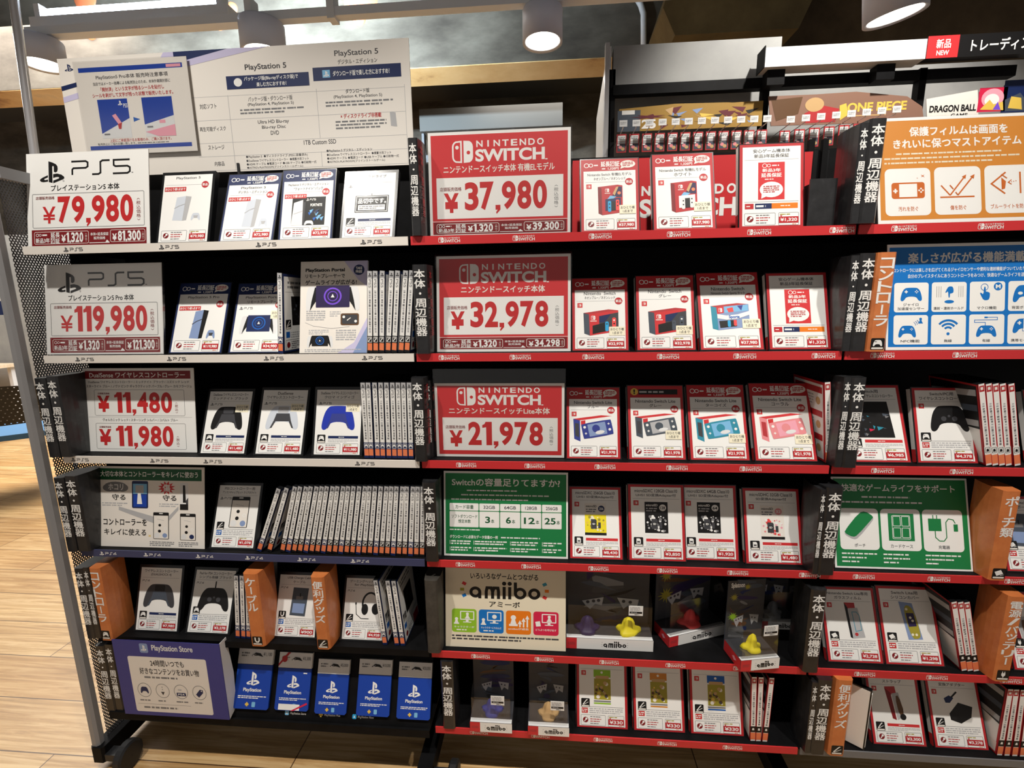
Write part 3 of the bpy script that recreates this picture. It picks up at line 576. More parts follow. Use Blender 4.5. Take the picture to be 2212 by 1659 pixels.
# ================================================================ placing things on the shelves
def lean_for(x, Y0, z0, H, vt, lo=-4, hi=30):
    best = None
    for i in range(int((hi-lo)*4+.5)+1):
        a = math.radians(lo+i*.25); e = abs(proj((x, Y0+H*math.sin(a), z0+H*math.cos(a)))[1]-vt)
        if best is None or e < best[0]: best = (e, a)
    return best[1]
def row_x(u, v, Y): return at(u, v, Y=Y).x
def zb(row): return ZS[row]+LH
CASES = 0
def case(row, uL, uR, vb, vt, label, kind, price, title, pic, Y0=.022, w=None, yaw=0, group=None, lean=(17, 23), **k):
    XL, XR = row_x(uL, vb, Y0), row_x(uR, vb, Y0); wd = min(max(XR-XL, .118), .134) if w is None else w; X = (XL+XR)/2
    H = wd*1.34; a = lean_for(X, Y0, zb(row), H, vt, *lean)
    e = empty('display_case', (X, Y0, zb(row)+.0002), (-a, 0, yaw)); tag(e, label, 'display case', group)
    sh = G(); sh.box(-wd/2, wd/2, 0, .013, 0, H, 'black_plastic'); sh.box(-wd/2-.0006, wd/2+.0006, -.0003, .0035, 0, .003, 'black_plastic')
    if kind == 'sw': sh.add([(-wd/2-.0005, .0125, .02), (-wd/2-.0005, .001, .02), (-wd/2-.0005, .001, H-.004), (-wd/2-.0005, .0125, H-.004)], [(0, 1, 2, 3)], 'w'); sh.add([(-wd/2-.0006, .0125, .002), (-wd/2-.0006, .001, .002), (-wd/2-.0006, .001, .03), (-wd/2-.0006, .0125, .03)], [(0, 1, 2, 3)], 'red')
    sh.build('case_shell', e)
    p = P(130, 183, wd-.004, H-.004, G(), (0, 0, .002)); cover(p, kind, price, title, pic, **k); p.g.build('cover_sheet', e)
    return e
def spine_proto(kind):
    T, H, D = .0122, .180, .128
    e = empty('spine_case', (0, 0, 0))
    g = G(); g.box(-T/2, T/2, .0004, D, 0, H, 'black_plastic'); g.build('case_shell', e)
    c = {'ps5': 'navy', 'ps5n': 'k', 'ps4': 'navy', 'sw': 'red', 'swk': 'red', 'swd': 'red'}[kind]; sw = kind.startswith('sw')
    p = P(12.2, 180, T, H, G(), (0, .0004, 0), base=.0001)
    p.rect(.9, 0, 11.3, 180, 'w')
    if sw:
        p.rect(1.4, 4, 10.8, 17, 'spr'); p.rect(3.6, 7, 8.6, 13, 'paper'); p.rect(0, 0, .9, 180, 'red'); p.rect(11.3, 0, 12.2, 180, 'red')
        p.rect(0, 138, 12.2, 155, 'w' if kind != 'swk' else 'k'); p.ro(1.5, 139.5, 10.7, 152, 1, .8, 'k'); p.poly([(3.5, 149), (4.5, 143), (8, 143), (8.9, 149)], 'k' if kind != 'swk' else 'w'); p.rect(.5, 156, 11.7, 176, 'orange')
    else:
        p.rect(.9, 0, 11.3, 16, 'g2'); p.pslogo(2.2, 4, 10, 12, 'k'); p.psn  # logo on grey head
        p.t('PS5' if kind != 'ps4' else 'PS4', 3.4, 18, 9, 36, 'g3', 1, rot=True)
        p.rect(0, 142, 12.2, 180, c); p.ro(1.2, 144, 11, 156, 1, .9, 'w')
        if kind == 'ps5n': p.line([(3, 154), (9, 146)], 1.8, 'w'); p.line([(3, 147), (9, 146)], 1.2, 'w')
        else: p.pad(2.6, 146.5, 9.6, 153, 'w', n=1)
        p.rect(1, 158, 11.2, 174, 'orange')
    rnd = random.Random(len(kind)); y = 42
    while y < 132:
        q = rnd.uniform(2, 5.5); p.rect(4.4+rnd.uniform(-.6, .6), y, 8.2, y+q, 'g2' if rnd.random() < .6 else 'g3'); y += q+rnd.uniform(.6, 2.5)
    p.g.build('spine_label', e)
    # cover prints on both faces
    for sgn, nm in ((1, 'front_cover'), (-1, 'back_cover')):
        q = P(128, 180, D-.002, H-.002, G(), (sgn*T/2, D/2+.0002, .001), (0, sgn, 0), (0, 0, 1), base=.0003)
        q.rect(0, 0, 128, 180, 'red2' if sw else 'navy'); q.rect(5, 6, 123, 175, 'w')
        if sgn > 0: q.gk(20, 14, 108, 34, 2, 'g3'); q.rect(10, 40, 118, 41, 'g2'); darkpkg(['g4', 'slate', 'navy'])(q, 34, 50, 98, 118); icon(q, 'pen', 11, 104, 33, 126); q.rect(12, 132, 28, 146, 'blue' if not sw else 'pred'); q.gk(32, 132, 116, 148, 3, 'g2'); q.ro(10, 151, 74, 176, 2, .9, 'g3'); q.circ(22, 163, 7, 'dred'); q.gk(34, 154, 70, 173, 4, 'g3'); q.rect(80, 151, 120, 176, 'red2')
        elif kind in ('swk', 'swd'):
            q.rect(4, 4, 124, 100, 'k'); q.rect(4, 150, 124, 176, 'paper')
            for k in range(3): q.poly([(6, 24+k*34), (122, 12+k*34), (122, 26+k*34), (6, 38+k*34)], 'g2' if k % 2 == 0 else 'slate')
        else:
            for k in range(3): q.rect(8, 12+k*54, 120, 26+k*54, 'red2' if sw else 'navy'); q.gk(14, 30+k*54, 86, 56+k*54, 4, 'g2'); q.circ(104, 44+k*54, 9, 'tan')
        q.g.build(nm, e)
    return e
PROTO = {}
def dup(root):
    r = root.copy(); COL.objects.link(r)
    for ch in root.children:
        c = ch.copy(); COL.objects.link(c); c.parent = r
        c.matrix_parent_inverse = ch.matrix_parent_inverse.copy()
    return r
def spine(row, ub, vb, ut, vt, kind, label, group, Y0=.012, yaw=0, first=PROTO):
    e = dup(first[kind]) if kind in first else first.setdefault(kind, spine_proto(kind))
    x0, x1 = row_x(ub, vb, Y0), row_x(ut, vt, Y0); rl = math.atan2(x1-x0, .178)
    e.location = (x0, Y0, zb(row)+.0062*abs(math.sin(rl))+.0003); e.rotation_euler = (0, rl, yaw)
    tag(e, label, 'game case', group); return e
ORD = 'first second third fourth fifth sixth seventh eighth ninth tenth eleventh twelfth thirteenth fourteenth fifteenth sixteenth seventeenth eighteenth nineteenth twentieth twenty-first twenty-second twenty-third twenty-fourth twenty-fifth twenty-sixth twenty-seventh twenty-eighth twenty-ninth'.split()
def divider(row, uL, uR, vb, vt, txt, label, col='divider_black', ic=None, Y0=-.008, D=.07, group=None, roll=None, dz=0):
    z = ZS[row]+LH+.0004+dz; XL, XR = row_x(uL, vb, Y0), row_x(uR, vb, Y0); X = (XL+XR)/2; w = XR-XL
    H = at((uL+uR)/2, vt, Y=Y0).z-z; H = min(max(H, .15), .21)
    e = empty('index_divider', (X, Y0, z), (0, roll or 0, 0)); tag(e, label, 'divider', group)
    g = G(); b = w*.12; n = 6
    g.prism([(-w/2, b), (-w/2+b, 0), (w/2-b, 0), (w/2, b)]+[(w/2+.004*math.sin(math.pi*i/n), b+(D-b)*i/n) for i in range(1, n+1)]+[(-w/2-.004*math.sin(math.pi*i/n), b+(D-b)*i/n) for i in range(n, 0, -1)], 0, H, col)
    g.build('divider_body', e)
    if txt:
        p = P(w*1000, H*1000, w, H, G(), (0, 0, 0)); cw = min(w*1000*.74, 25); cx = w*500; hh = H*1000
        p.vt(txt, cx-cw/2, hh*.05, cx+cw/2, hh*(.05+min(.75, .115*len(txt))), 'w', 2)
        if ic: q = P(w*1000, H*1000, w, H, G(), (0, 0, 0)); icon(q, ic, cx-cw*.52, hh*.86, cx+cw*.52, hh*.98); q.g.build('icon_label', e)
        if txt.startswith('本') and abs(X) < .1 and row < 3:
            q = P(D*1000, hh, D, H, G(), (w/2+.0042, D/2, 0), (0, 1, 0), base=.0006); q.vt(txt, 4, hh*.06, 24, hh*.8, 'spr', 1); q.g.build('side_text', e)
        p.g.build('divider_text', e)
    return e
HON = '本体・周辺機器'
def sign(row, uL, uR, vb, vt, asp, label, draw, units, Y0=.003, name='price_sign', cat='sign', z=None, sleeve=None, w=None, lo=0, hi=30, thick=.0012):
    XL, XR = row_x(uL, vb, Y0), row_x(uR, vb, Y0); wd = (XR-XL) if w is None else w; X = XL+wd/2; H = wd*asp; z0 = (zb(row) if z is None else z)+.0006
    a = lean_for(X, Y0, z0, H, vt, lo, hi)
    e = empty(name, (X, Y0, z0), (-a, 0, 0)); tag(e, label, cat)
    g = G().box(-wd/2, wd/2, 0, thick, 0, H, 'ink_paper'); p = P(units[0], units[1], wd, H, g); draw(p); g.build('printed_sheet', e)
    if sleeve:
        s = G(); s.add([(-wd/2-.002, -.0035, 0), (wd/2+.002, -.0035, 0), (wd/2+.002, -.0035, H*sleeve), (-wd/2-.002, -.0035, H*sleeve)], [(0, 1, 2, 3)], 'film'); s.add([(-wd/2-.002, .004, 0), (wd/2+.002, .004, 0), (wd/2+.002, .004, H*sleeve), (-wd/2-.002, .004, H*sleeve)], [(0, 1, 2, 3)], 'film')
        s.box(-wd/2-.0025, -wd/2-.0015, -.0035, .004, 0, H*sleeve, 'film'); s.box(wd/2+.0015, wd/2+.0025, -.0035, .004, 0, H*sleeve, 'film'); s.build('clear_sleeve', e)
    return e
# ================================================================ sign artwork (mm, y down)
def warrbar(p, y0, y1, total, c='dred', x0=10, x1=289):
    h = y1-y0; p.rect(x0, y0, x1, y1, c); p.ro(x0+6, y0+h*.12, x0+140, y1-h*.1, 4, 1, 'paper')
    p.cring(x0+14, y0+h*.33, 3.6, 1, 'w'); p.cring(x0+21, y0+h*.33, 3, .9, 'w'); p.gk(x0+26, y0+h*.24, x0+44, y0+h*.42, 1, 'w'); p.t('新品3年', x0+10, y0+h*.52, x0+44, y0+h*.82, 'w', 2)
    p.t('延長', x0+47, y0+h*.18, x0+69, y0+h*.5, 'w', 2); p.rect(x0+47, y0+h*.53, x0+57.5, y0+h*.88, 'w'); p.t('保', x0+48, y0+h*.55, x0+57, y0+h*.86, 'dred', 2); p.t('証', x0+59, y0+h*.55, x0+69, y0+h*.87, 'w', 2)
    p.t('¥', x0+73, y0+h*.34, x0+84, y0+h*.80, 'w', 3); p.num('1,320', x0+85, y0+h*.2, x0+127, y0+h*.82, 'w'); p.vt('(税込)', x0+131, y0+h*.2, x0+136, y0+h*.85, 'paper')
    p.t('本体+延長保証', x0+144, y0+h*.24, x0+188, y0+h*.44, 'w', 1); p.t('販売価格', x0+152, y0+h*.5, x0+180, y0+h*.68, 'w', 1)
    p.rect(x0+141, y0+h*.86, x0+190, y0+h*.9, 'w'); p.poly([(x0+180, y0+h*.86), (x0+190, y0+h*.86), (x0+184, y0+h*.7)], 'w')
    p.ro(x0+192, y0+h*.1, x0+276, y1-h*.14, 4, 1, 'paper'); p.t('¥', x0+197, y0+h*.34, x0+208, y0+h*.78, 'w', 3); p.num(total, x0+210, y0+h*.18, x0+266, y0+h*.8, 'w'); p.vt('(税込)', x0+268.5, y0+h*.2, x0+273, y0+h*.8, 'paper')
def ps_sign(price, total, sub):
    def f(p):
        p.rect(0, 0, 297, 212, 'w'); p.pslogo(33, 17, 94, 66, 'k'); p.psn(5, 111, 19, 252, 53, 'k', 4.2); p.gk(256, 48, 262, 52, 1, 'g3'); p.cring(91, 63, 2, .6, 'g3')
        p.t(sub, 60, 72, 226, 86, 'k', 2); p.ro(13, 91, 285, 168, 3, 1, 'g4'); p.t('店頭販売価格', 22, 97, 68, 104, 'dred', 1)
        p.t('¥', 38, 120, 70, 158, 'pred', 1); p.num(price, 74, 98, 260, 158, 'pred'); p.vt('(税込価格)', 266, 103, 276, 160, 'dred')
        warrbar(p, 172, 208, total)
    return f
def sw_sign(price, total, sub, dy=0, H=212):
    def f(p):
        p.rect(0, 0, 297, H, 'w'); p.rect(6, 6, 291, H-6, 'red')
        p.swlogo(51, 18+dy, 244, 62+dy, 'w', 'red', 2); p.gk(245, 58+dy, 252, 62+dy, 1, 'w'); n = min(len(sub)*7.4+4, 116); p.t(sub, 148-n, 67+dy, 148+n, 82+dy, 'paper', 2)
        p.rect(16, 91+dy, 282, 174+dy if total else H-16, 'w'); p.t('店頭販売価格', 23, 110+dy, 69, 118+dy, 'dred', 1); p.t('¥', 31, 122+dy, 63, 162+dy, 'pred', 3)
        p.num(price, 74, 101+dy, 250, 158+dy, 'pred'); p.vt('(税込価格)', 263, 108+dy, 272, 160+dy, 'g3')
        if total: p.rect(6, 179, 291, 180, 'w'); warrbar(p, 181, 206, total, x0=8, x1=289)
    return f
def dualsense(p):
    p.rect(0, 0, 297, 224, 'w'); p.rect(6, 7, 288, 28, 'dred'); p.t('DualSense ワイヤレスコントローラー', 18, 11, 274, 25, 'w', 1)
    p.t('DualSense ワイヤレスコントローラー / ミッドナイト ブラック / コズミック レッド', 14, 33, 284, 40, 'g4', 1); p.t('スターライト ブルー / ノヴァ ピンク ギャラクティック パープル / グレー カモフラージュ', 8, 44, 290, 52, 'g4', 1)
    for y, pr in ((57, '11,480'), (147, '11,980')):
        p.ro(28, y, 270, y+70, 4, .9, 'g3'); p.t('店頭販売価格', 38, y+8, 70, y+13, 'dred', 1); p.t('¥', 36, y+16, 70, y+60, 'pred', 3); p.num(pr, 82, y+7, 238, y+62, 'pred'); p.vt('(税込)', 244, y+30, 252, y+66, 'dred')
    p.rect(10, 130.5, 288, 131, 'g3'); p.t('ヴォルカニック レッド / スターリング シルバー / コバルト ブルー', 48, 134, 250, 142, 'k', 1)
def burst(x, y, r0, r1, n, rnd=None): return [(x+(r1 if i % 2 else r0)*(rnd.uniform(.7, 1.2) if rnd else 1)*math.cos(math.pi*i/n), y+(r1 if i % 2 else r0)*(rnd.uniform(.7, 1.2) if rnd else 1)*.8*math.sin(math.pi*i/n)) for i in range(2*n)]
def clean_sign(p):
    p.rect(0, 0, 297, 224, 'paper'); p.rect(6, 6, 290, 38, 'dgreen'); p.t('大切な本体とコントローラーをキレイに使おう', 16, 13, 280, 29, 'w', 2)
    p.circ(57, 57, 32, 'g3', 14); p.circ(40, 60, 18, 'g3', 11); p.circ(76, 60, 16, 'g3', 11); p.t('ホコリ', 38, 49, 78, 66, 'w', 2); p.t('守る', 48, 78, 84, 94, 'k', 2)
    p.poly(burst(196, 58, 14, 24, 12), 'red'); p.t('傷', 186, 48, 206, 68, 'w', 2); p.t('守る', 186, 78, 222, 94, 'k', 2); p.gk(20, 100, 90, 112, 2, 'g2'); p.gk(176, 100, 228, 112, 2, 'g2')
    p.rr(102, 40, 146, 116, 4, 'navy'); p.rect(105, 48, 143, 76, 'sky'); p.rect(112, 52, 134, 74, 'g2'); p.rect(106, 78, 142, 112, 'psb'); p.poly([(118, 74), (126, 74), (130, 104), (116, 104)], 'w')
    p.rect(232, 44, 254, 118, 'g1'); p.poly([(240, 50), (246, 50), (248, 98), (240, 98)], 'k'); p.poly([(248, 92), (254, 84), (254, 104), (248, 104)], 'g4'); p.rect(232, 102, 254, 118, 'k')
    p.poly([(66, 112), (160, 138), (160, 156), (66, 122)], 'g2'); p.poly([(228, 108), (228, 118), (196, 156), (196, 142)], 'g2')
    blister(p, 160, 126, 202, 200); blister(p, 232, 128, 274, 202, acc='navy'); p.t('コントローラーを', 24, 146, 142, 164, 'k', 2); p.t('キレイに使える', 26, 174, 140, 192, 'k', 2); p.gk(150, 206, 216, 220, 3, 'g3'); p.gk(228, 206, 280, 220, 3, 'g3'); p.poly(burst(150, 192, 1.5, 6, 4), 'gold')
def portal_flyer(p):
    p.rect(0, 0, 148, 210, 'paper'); p.poly([(96, 0), (148, 0), (148, 60), (128, 44)], 'lav'); p.poly([(148, 130), (148, 210), (84, 210), (120, 186)], 'lav'); p.poly([(130, 186), (148, 150), (148, 210), (118, 210)], 'steelb')
    p.t('PlayStation Portal', 11, 16, 98, 26, 'k', 3); p.t('リモートプレーヤーで', 11, 29, 98, 38, 'k', 2); p.t('ゲームライフが広がる!', 11, 43, 124, 54, 'k', 2); p.circ(129, 21, 12, 'navy'); p.t('TAKE', 122, 14, 136, 20, 'w', 3); p.t('FREE', 122, 22, 136, 28, 'w', 3)
    portal(p, 12, 56, 132, 114); p.gk(14, 112, 56, 136, 5, 'g2'); p.gk(66, 114, 90, 128, 3, 'g2'); p.rr(90, 120, 130, 147, 4, 'brn'); p.rr(93, 123, 127, 144, 4, 'g4'); p.circ(97, 128, 3, 'w'); p.circ(123, 138, 3, 'w'); p.line([(104, 136), (112, 130)], 2, 'paper')
    p.line([(12, 140), (30, 148), (70, 154), (110, 150)], .7, 'g2'); p.gk(20, 156, 64, 168, 3, 'g2'); p.gk(80, 156, 124, 182, 5, 'g2'); portal(p, 16, 170, 74, 198, 'k'); p.gk(12, 200, 136, 208, 2, 'g2')
def switch_capacity(p):
    p.rect(0, 0, 297, 210, 'w'); p.rect(4, 5, 293, 205, 'green'); p.t('Switchの容量足りてますか?', 20, 17, 278, 36, 'w', 2); p.gk(56, 44, 240, 50, 1, 'g1'); p.gk(42, 55, 256, 61, 1, 'g1', 2); p.gk(18, 66, 284, 72, 1, 'g1', 3)
    xs = [14, 86, 136, 186, 236, 284]
    for i in range(5):
        p.rr(xs[i], 79, xs[i+1]-2, 97, 2, 'w'); p.rr(xs[i], 99, xs[i+1]-2, 138, 2, 'w'); c = (xs[i]+xs[i+1]-2)/2
        if i: gb = ('32GB', '64GB', '128GB', '256GB')[i-1]; p.t(gb, c-14, 84, c+14, 92, 'g4', 1); nn = ('3', '6', '12', '25')[i-1]; q = 6 if len(nn) == 1 else 13; p.t(nn, c-q-4, 111, c+q-4, 127, 'dgreen', 2); p.t('本', c+q-2, 117, c+q+6, 127, 'dgreen', 1)
    p.t('カード容量', 28, 83, 72, 93, 'dgreen', 1); p.t('ソフトダウンロード', 19, 107, 81, 116, 'dgreen', 1); p.t('想定本数', 35, 119, 65, 128, 'dgreen', 1)
    p.gk(14, 142, 128, 147, 1, 'w'); p.t('ダウンロードに必要なデータ容量の一例', 14, 158, 130, 166, 'w', 2); p.gk(138, 159, 280, 165, 1, 'g1')
    for y in (171, 187):
        for x0, x1 in ((14, 66), (72, 152), (160, 226), (236, 282)): p.rect(x0, y, x0+1, y+10, 'w'); p.gk(x0+3, y-1, x1, y+11, 2, 'w', int(x0+y))
def pawn(p, x, y, h, c):
    p.circ(x, y+h*.24, h*.22, c); p.poly([(x-h*.12, y+h*.35), (x+h*.12, y+h*.35), (x+h*.26, y+h*.82), (x-h*.26, y+h*.82)], c); p.rect(x-h*.36, y+h*.82, x+h*.36, y+h, c)
def monitor(p, x0, y0, x1, y1, c):
    p.ro(x0, y0, x1, y1, 1.5, 2.2, c); p.rect((x0+x1)/2-3, y1, (x0+x1)/2+3, y1+4, c); p.rect((x0+x1)/2-9, y1+4, (x0+x1)/2+9, y1+6, c)
def amiibo_word(p, x0, y0, x1, y1, c, conf=True):
    w = x1-x0; h = y1-y0; lw = h*.17; xh = y0+h*.28; r = (y1-xh-lw)/2; cy = (xh+y1)/2
    tot = 5.9; u = w/tot
    p.cring(x0+u*.52, cy, u*.5, lw, c); p.rect(x0+u*1.02-lw, cy, x0+u*1.02, y1, c)
    mx = x0+u*1.3; p.line([(mx+lw/2, y1), (mx+lw/2, cy-r*.2), (mx+u*.2, xh+lw*.5), (mx+u*.55, xh+lw*.5), (mx+u*.66, cy-r*.2), (mx+u*.66, y1)], lw, c); p.line([(mx+u*.66, cy-r*.2), (mx+u*.78, xh+lw*.5), (mx+u*1.1, xh+lw*.5), (mx+u*1.28-lw/2, cy-r*.2), (mx+u*1.28-lw/2, y1)], lw, c)
    for k in (2.92, 3.38): p.rect(x0+u*k-lw/2, xh, x0+u*k+lw/2, y1, c); p.circ(x0+u*k, y0+h*.09, lw*.68, c)
    p.rect(x0+u*3.72, y0, x0+u*3.72+lw, cy, c); p.cring(x0+u*4.24, cy, u*.52, lw, c); p.cring(x0+u*5.4, cy, u*.5, lw, c)
    if conf:
        for (a, b, cc, t) in ((-.07, .1, 'red', .5), (-.10, .45, 'olive', 0), (-.07, .8, 'ablue', -.5), (1.06, .02, 'teal', -.5), (1.09, .4, 'aorg', 0), (1.06, .78, 'red', .5)):
            X, Y_ = x0+w*a, y0+h*b+h*.05; q = h*.11; ca, sa = math.cos(t), math.sin(t); p.poly([(X+dx*ca-dy*sa, Y_+dx*sa+dy*ca) for dx, dy in ((-q, -q*.8), (q, -q*.8), (q, q*.8), (-q, q*.8))], cc)
def amiibo_sign(p):
    p.rect(0, 0, 260, 186, 'cream'); p.t('いろいろなゲームとつながる', 55, 10, 201, 24, 'k', 2); amiibo_word(p, 52, 30, 206, 70, 'k'); p.t('アミーボ', 96, 76, 162, 89, 'k', 2)
    for i, (c, t1) in enumerate((('lime', 'キャラクターが'), ('ablue', 'キャラクターにちなんだ'), ('aorg', 'amiiboが成長'), ('mag', 'どうぶつを呼び出す'))):
        x = 14+59*i; p.rr(x, 96, x+54, 151, 6, c)
        if i == 2: pawn(p, x+16, 106, 26, 'w'); [p.arrow(x+30+8*k, 134, x+30+8*k, 118-6*k, 3, 'w') for k in range(3)]
        else:
            monitor(p, x+18, 101, x+49, 122, 'w'); pawn(p, x+10, 116, 16, 'w') if i < 3 else p.poly([(x+4, 120), (x+14, 118), (x+16, 130), (x+6, 131)], 'w')
            if i == 1: p.circ(x+34, 112, 5, 'w')
            else: pawn(p, x+34, 104, 15, 'w')
        p.t(t1, x+5, 136, x+49, 141, 'w', 1); p.gk(x+10, 143, x+44, 148, 1, 'w') if i < 2 else None
    p.gk(14, 156, 246, 170, 2, 'g4')
def film_sign(p):
    p.rect(0, 0, 297, 212, 'w'); p.rect(5, 6, 292, 204, 'org'); p.t('保護フィルムは画面を', 62, 20, 240, 38, 'w', 3); p.t('きれいに保つマストアイテム', 32, 44, 264, 62, 'w', 3)
    for k in range(3): p.gk(14+(22 if k == 0 else 0), 70+k*9, 284-(22 if k == 0 else 0), 76+k*9, 1, 'cream', k+5)
    for i, tt in enumerate(('汚れを防ぐ', '傷を防ぐ', 'ブルーライトを防ぐ')):
        x = 14+91*i; p.rr(x, 102, x+84, 196, 10, 'w'); c = 'dorg'; n = len(tt)*3.6; p.t(tt, x+42-n, 178, x+42+n, 187, c, 1)
        if i == 0: p.rr(x+12, 130, x+73, 162, 5, c); p.rect(x+26, 133, x+59, 159, 'w'); p.rect(x+15, 145, x+23, 148, 'w'); p.rect(x+17.5, 142, x+20.5, 151, 'w'); [p.circ(x+66+dx, 146.5+dy, 1.8, 'w', n=8) for dx, dy in ((3.4, 0), (-3.4, 0), (0, 3.4), (0, -3.4))]; p.poly(burst(x+70, 118, 1.2, 5, 4), c); p.poly(burst(x+60, 122, .5, 2, 4), c)
        if i == 1: p.rect(x+10, 160, x+72, 163, c); p.line([(x+12, 138), (x+28, 158)], 2.6, c); p.arrow(x+28, 158, x+58, 118, 2.6, c); p.line([(x+28, 138), (x+34, 146)], 2.2, c); p.line([(x+38, 152), (x+42, 158)], 2.2, c); p.arrow(x+42, 158, x+73, 118, 2.6, c)
        if i == 2: p.line([(x+38, 116), (x+12, 138), (x+36, 158)], 3, c); p.poly([(x+30, 126), (x+38, 134), (x+36, 148), (x+30, 150)], c); p.line([(x+30, 120), (x+40, 128)], 2, c); p.rect(x+62, 116, x+65, 158, c); [p.circ(x+44+4*k, 136-k*.8, 1, c, n=6) for k in range(4)]; p.line([(x+48, 131), (x+42, 136), (x+48, 140)], 1.6, c)
def hand(p, x, y, s, c, up=True):
    k = -1 if up else 1
    pts = [(-.12, .9), (-.12, .1), (-.02, 0), (.08, .1), (.08, .42), (.2, .4), (.3, .45), (.4, .5), (.5, .6), (.5, .0-.2), (.42, -.5), (-.1, -.5), (-.4, .0), (-.5, .3), (-.38, .32), (-.2, .12)]
    pts = [(-.1, 1.0), (.06, 1.0), (.08, .42), (.2, .46), (.32, .40), (.46, .36), (.52, .2), (.5, -.2), (.36, -.5), (-.14, -.5), (-.42, .05), (-.52, .3), (-.4, .36), (-.16, .1)]
    p.poly([(x+a*s, y+k*b*s) for a, b in chaikin(pts, 1)], c)
def pad_sign(p):
    p.rect(0, 0, 300, 212, 'w'); p.rect(4, 6, 300, 206, 'ablue'); p.t('楽しさが広がる機能満載!', 40, 18, 262, 38, 'w', 3); p.t('コントローラには楽しさを広げてくれるジャイロセンサーや便利な連射機能がついていたりと種類は様々！', 12, 48, 296, 56, 'w', 1); p.t('自分のプレイスタイルにあうコントローラをみつけ、快適なゲームライフを送ろう。', 40, 60, 270, 68, 'w', 1)
    tx = (('ジャイロ|加速度センサー', '連射・連射ホールド', 'マクロ機能', '背面ボタン搭載'), ('NFC機能', '無線', '有線', '携帯モード専用'))
    for r in range(2):
        for i in range(4):
            x = 14+71*i; y = 77+65*r; c = 'ablue'; p.rr(x, y, x+65, y+59, 5, 'w')
            for k, tt in enumerate(tx[r][i].split('|')[::-1]): n = min(len(tt)*3.6, 28); p.t(tt, x+32-n, y+49-k*8, x+32+n, y+55-k*8, 'g4', 1)
            if r == 0 and i == 0: p.pad(x+12, y+10, x+53, y+37, c, 'w')
            if r == 0 and i == 1: hand(p, x+33, y+16, 15, c, False); p.circ(x+33, y+39, 9, c, 3.4); [p.rect(x+a, y+8, x+a+.7, y+30, 'g3') for a in (9, 13, 17, 50, 54, 58)]
            if r == 0 and i == 2: hand(p, x+28, y+28, 18, c); p.cring(x+27, y+11, 7, 1, c); p.circ(x+52, y+10, 8, c); p.t('M', x+47.5, y+6, x+56.5, y+14, 'w', 3)
            if r == 0 and i == 3: p.pad(x+8, y+8, x+57, y+42, c); p.circ(x+22, y+24, 4.5, 'w', 3); p.circ(x+43, y+24, 4.5, 'w', 3)
            if r == 1 and i == 0: p.pad(x+9, y+21, x+43, y+45, c, 'w'); pawn(p, x+51, y+5, 12, c); [p.line([(x+38+3*k, y+14-2*k), (x+41+3*k, y+17-2*k), (x+42+3*k, y+21-2*k)], .8, c) for k in range(3)]
            if r == 1 and i == 1:
                for rr in (8, 15, 22): p.line([(x+32+rr*math.sin(math.radians(a)), y+33-rr*math.cos(math.radians(a))) for a in range(-50, 51, 10)], 4, c)
                p.circ(x+32, y+38, 3, c)
            if r == 1 and i == 2: p.pad(x+13, y+22, x+51, y+45, c, 'w'); p.line([(x+30, y+22), (x+30, y+16), (x+10, y+16), (x+10, y+11), (x+52, y+11), (x+52, y+6), (x+30, y+6)], 1.2, c); p.rect(x+28, y+4.5, x+34, y+7.5, c)
            if r == 1 and i == 3: p.pad(x+9, y+9, x+57, y+38, c, 'w'); p.rect(x+29, y+8, x+36, y+39, 'w'); p.ro(x+27, y+9, x+38, y+34, 1, .8, c)
def life_sign(p):
    p.rect(0, 0, 297, 208, 'w'); p.rect(4, 4, 293, 204, 'green'); p.t('快適なゲームライフをサポート', 22, 16, 270, 33, 'w', 2); p.gk(66, 42, 228, 49, 1, 'g1'); p.gk(18, 54, 276, 61, 1, 'g1', 3); c = 'green'
    for i, tt in enumerate(('ポーチ', 'カードケース', '充電器')):
        x = 14+91*i; p.rr(x, 72, x+86, 166, 9, 'w'); n = len(tt)*4; p.t(tt, x+43-n, 152, x+43+n, 160, 'g4', 1); [p.gk(x+2, 172+9*k, x+(84 if k < 2 else 40), 178+9*k, 1, 'w', i*3+k) for k in range(3)]
        if i == 0: p.poly([(x+a, b) for a, b in chaikin([(10, 128), (44, 84), (58, 80), (76, 92), (74, 100), (40, 140), (30, 144), (12, 134)], 1)], 'g2'); p.poly([(x+a, b) for a, b in chaikin([(10, 124), (44, 82), (58, 78), (76, 90), (72, 96), (38, 134), (28, 138), (12, 130)], 1)], c)
        if i == 1: p.rect(x+16, 82, x+72, 144, c); p.ro(x+24, 86, x+64, 140, 3, 1, 'w'); [(p.ro(x+a, b, x+a+17, b+23, 2, 1.2, 'w')) for a in (26, 45) for b in (88, 114)]
        if i == 2: p.rect(x+12, 92, x+40, 120, c); p.rect(x+22, 84, x+24, 92, c); p.rect(x+30, 84, x+32, 92, c); p.line([(x+26, 120), (x+26, 134), (x+34, 142), (x+44, 142), (x+50, 134), (x+50, 100), (x+56, 92), (x+66, 94), (x+70, 102)], 2, c); p.rect(x+66, 104, x+75, 120, c)
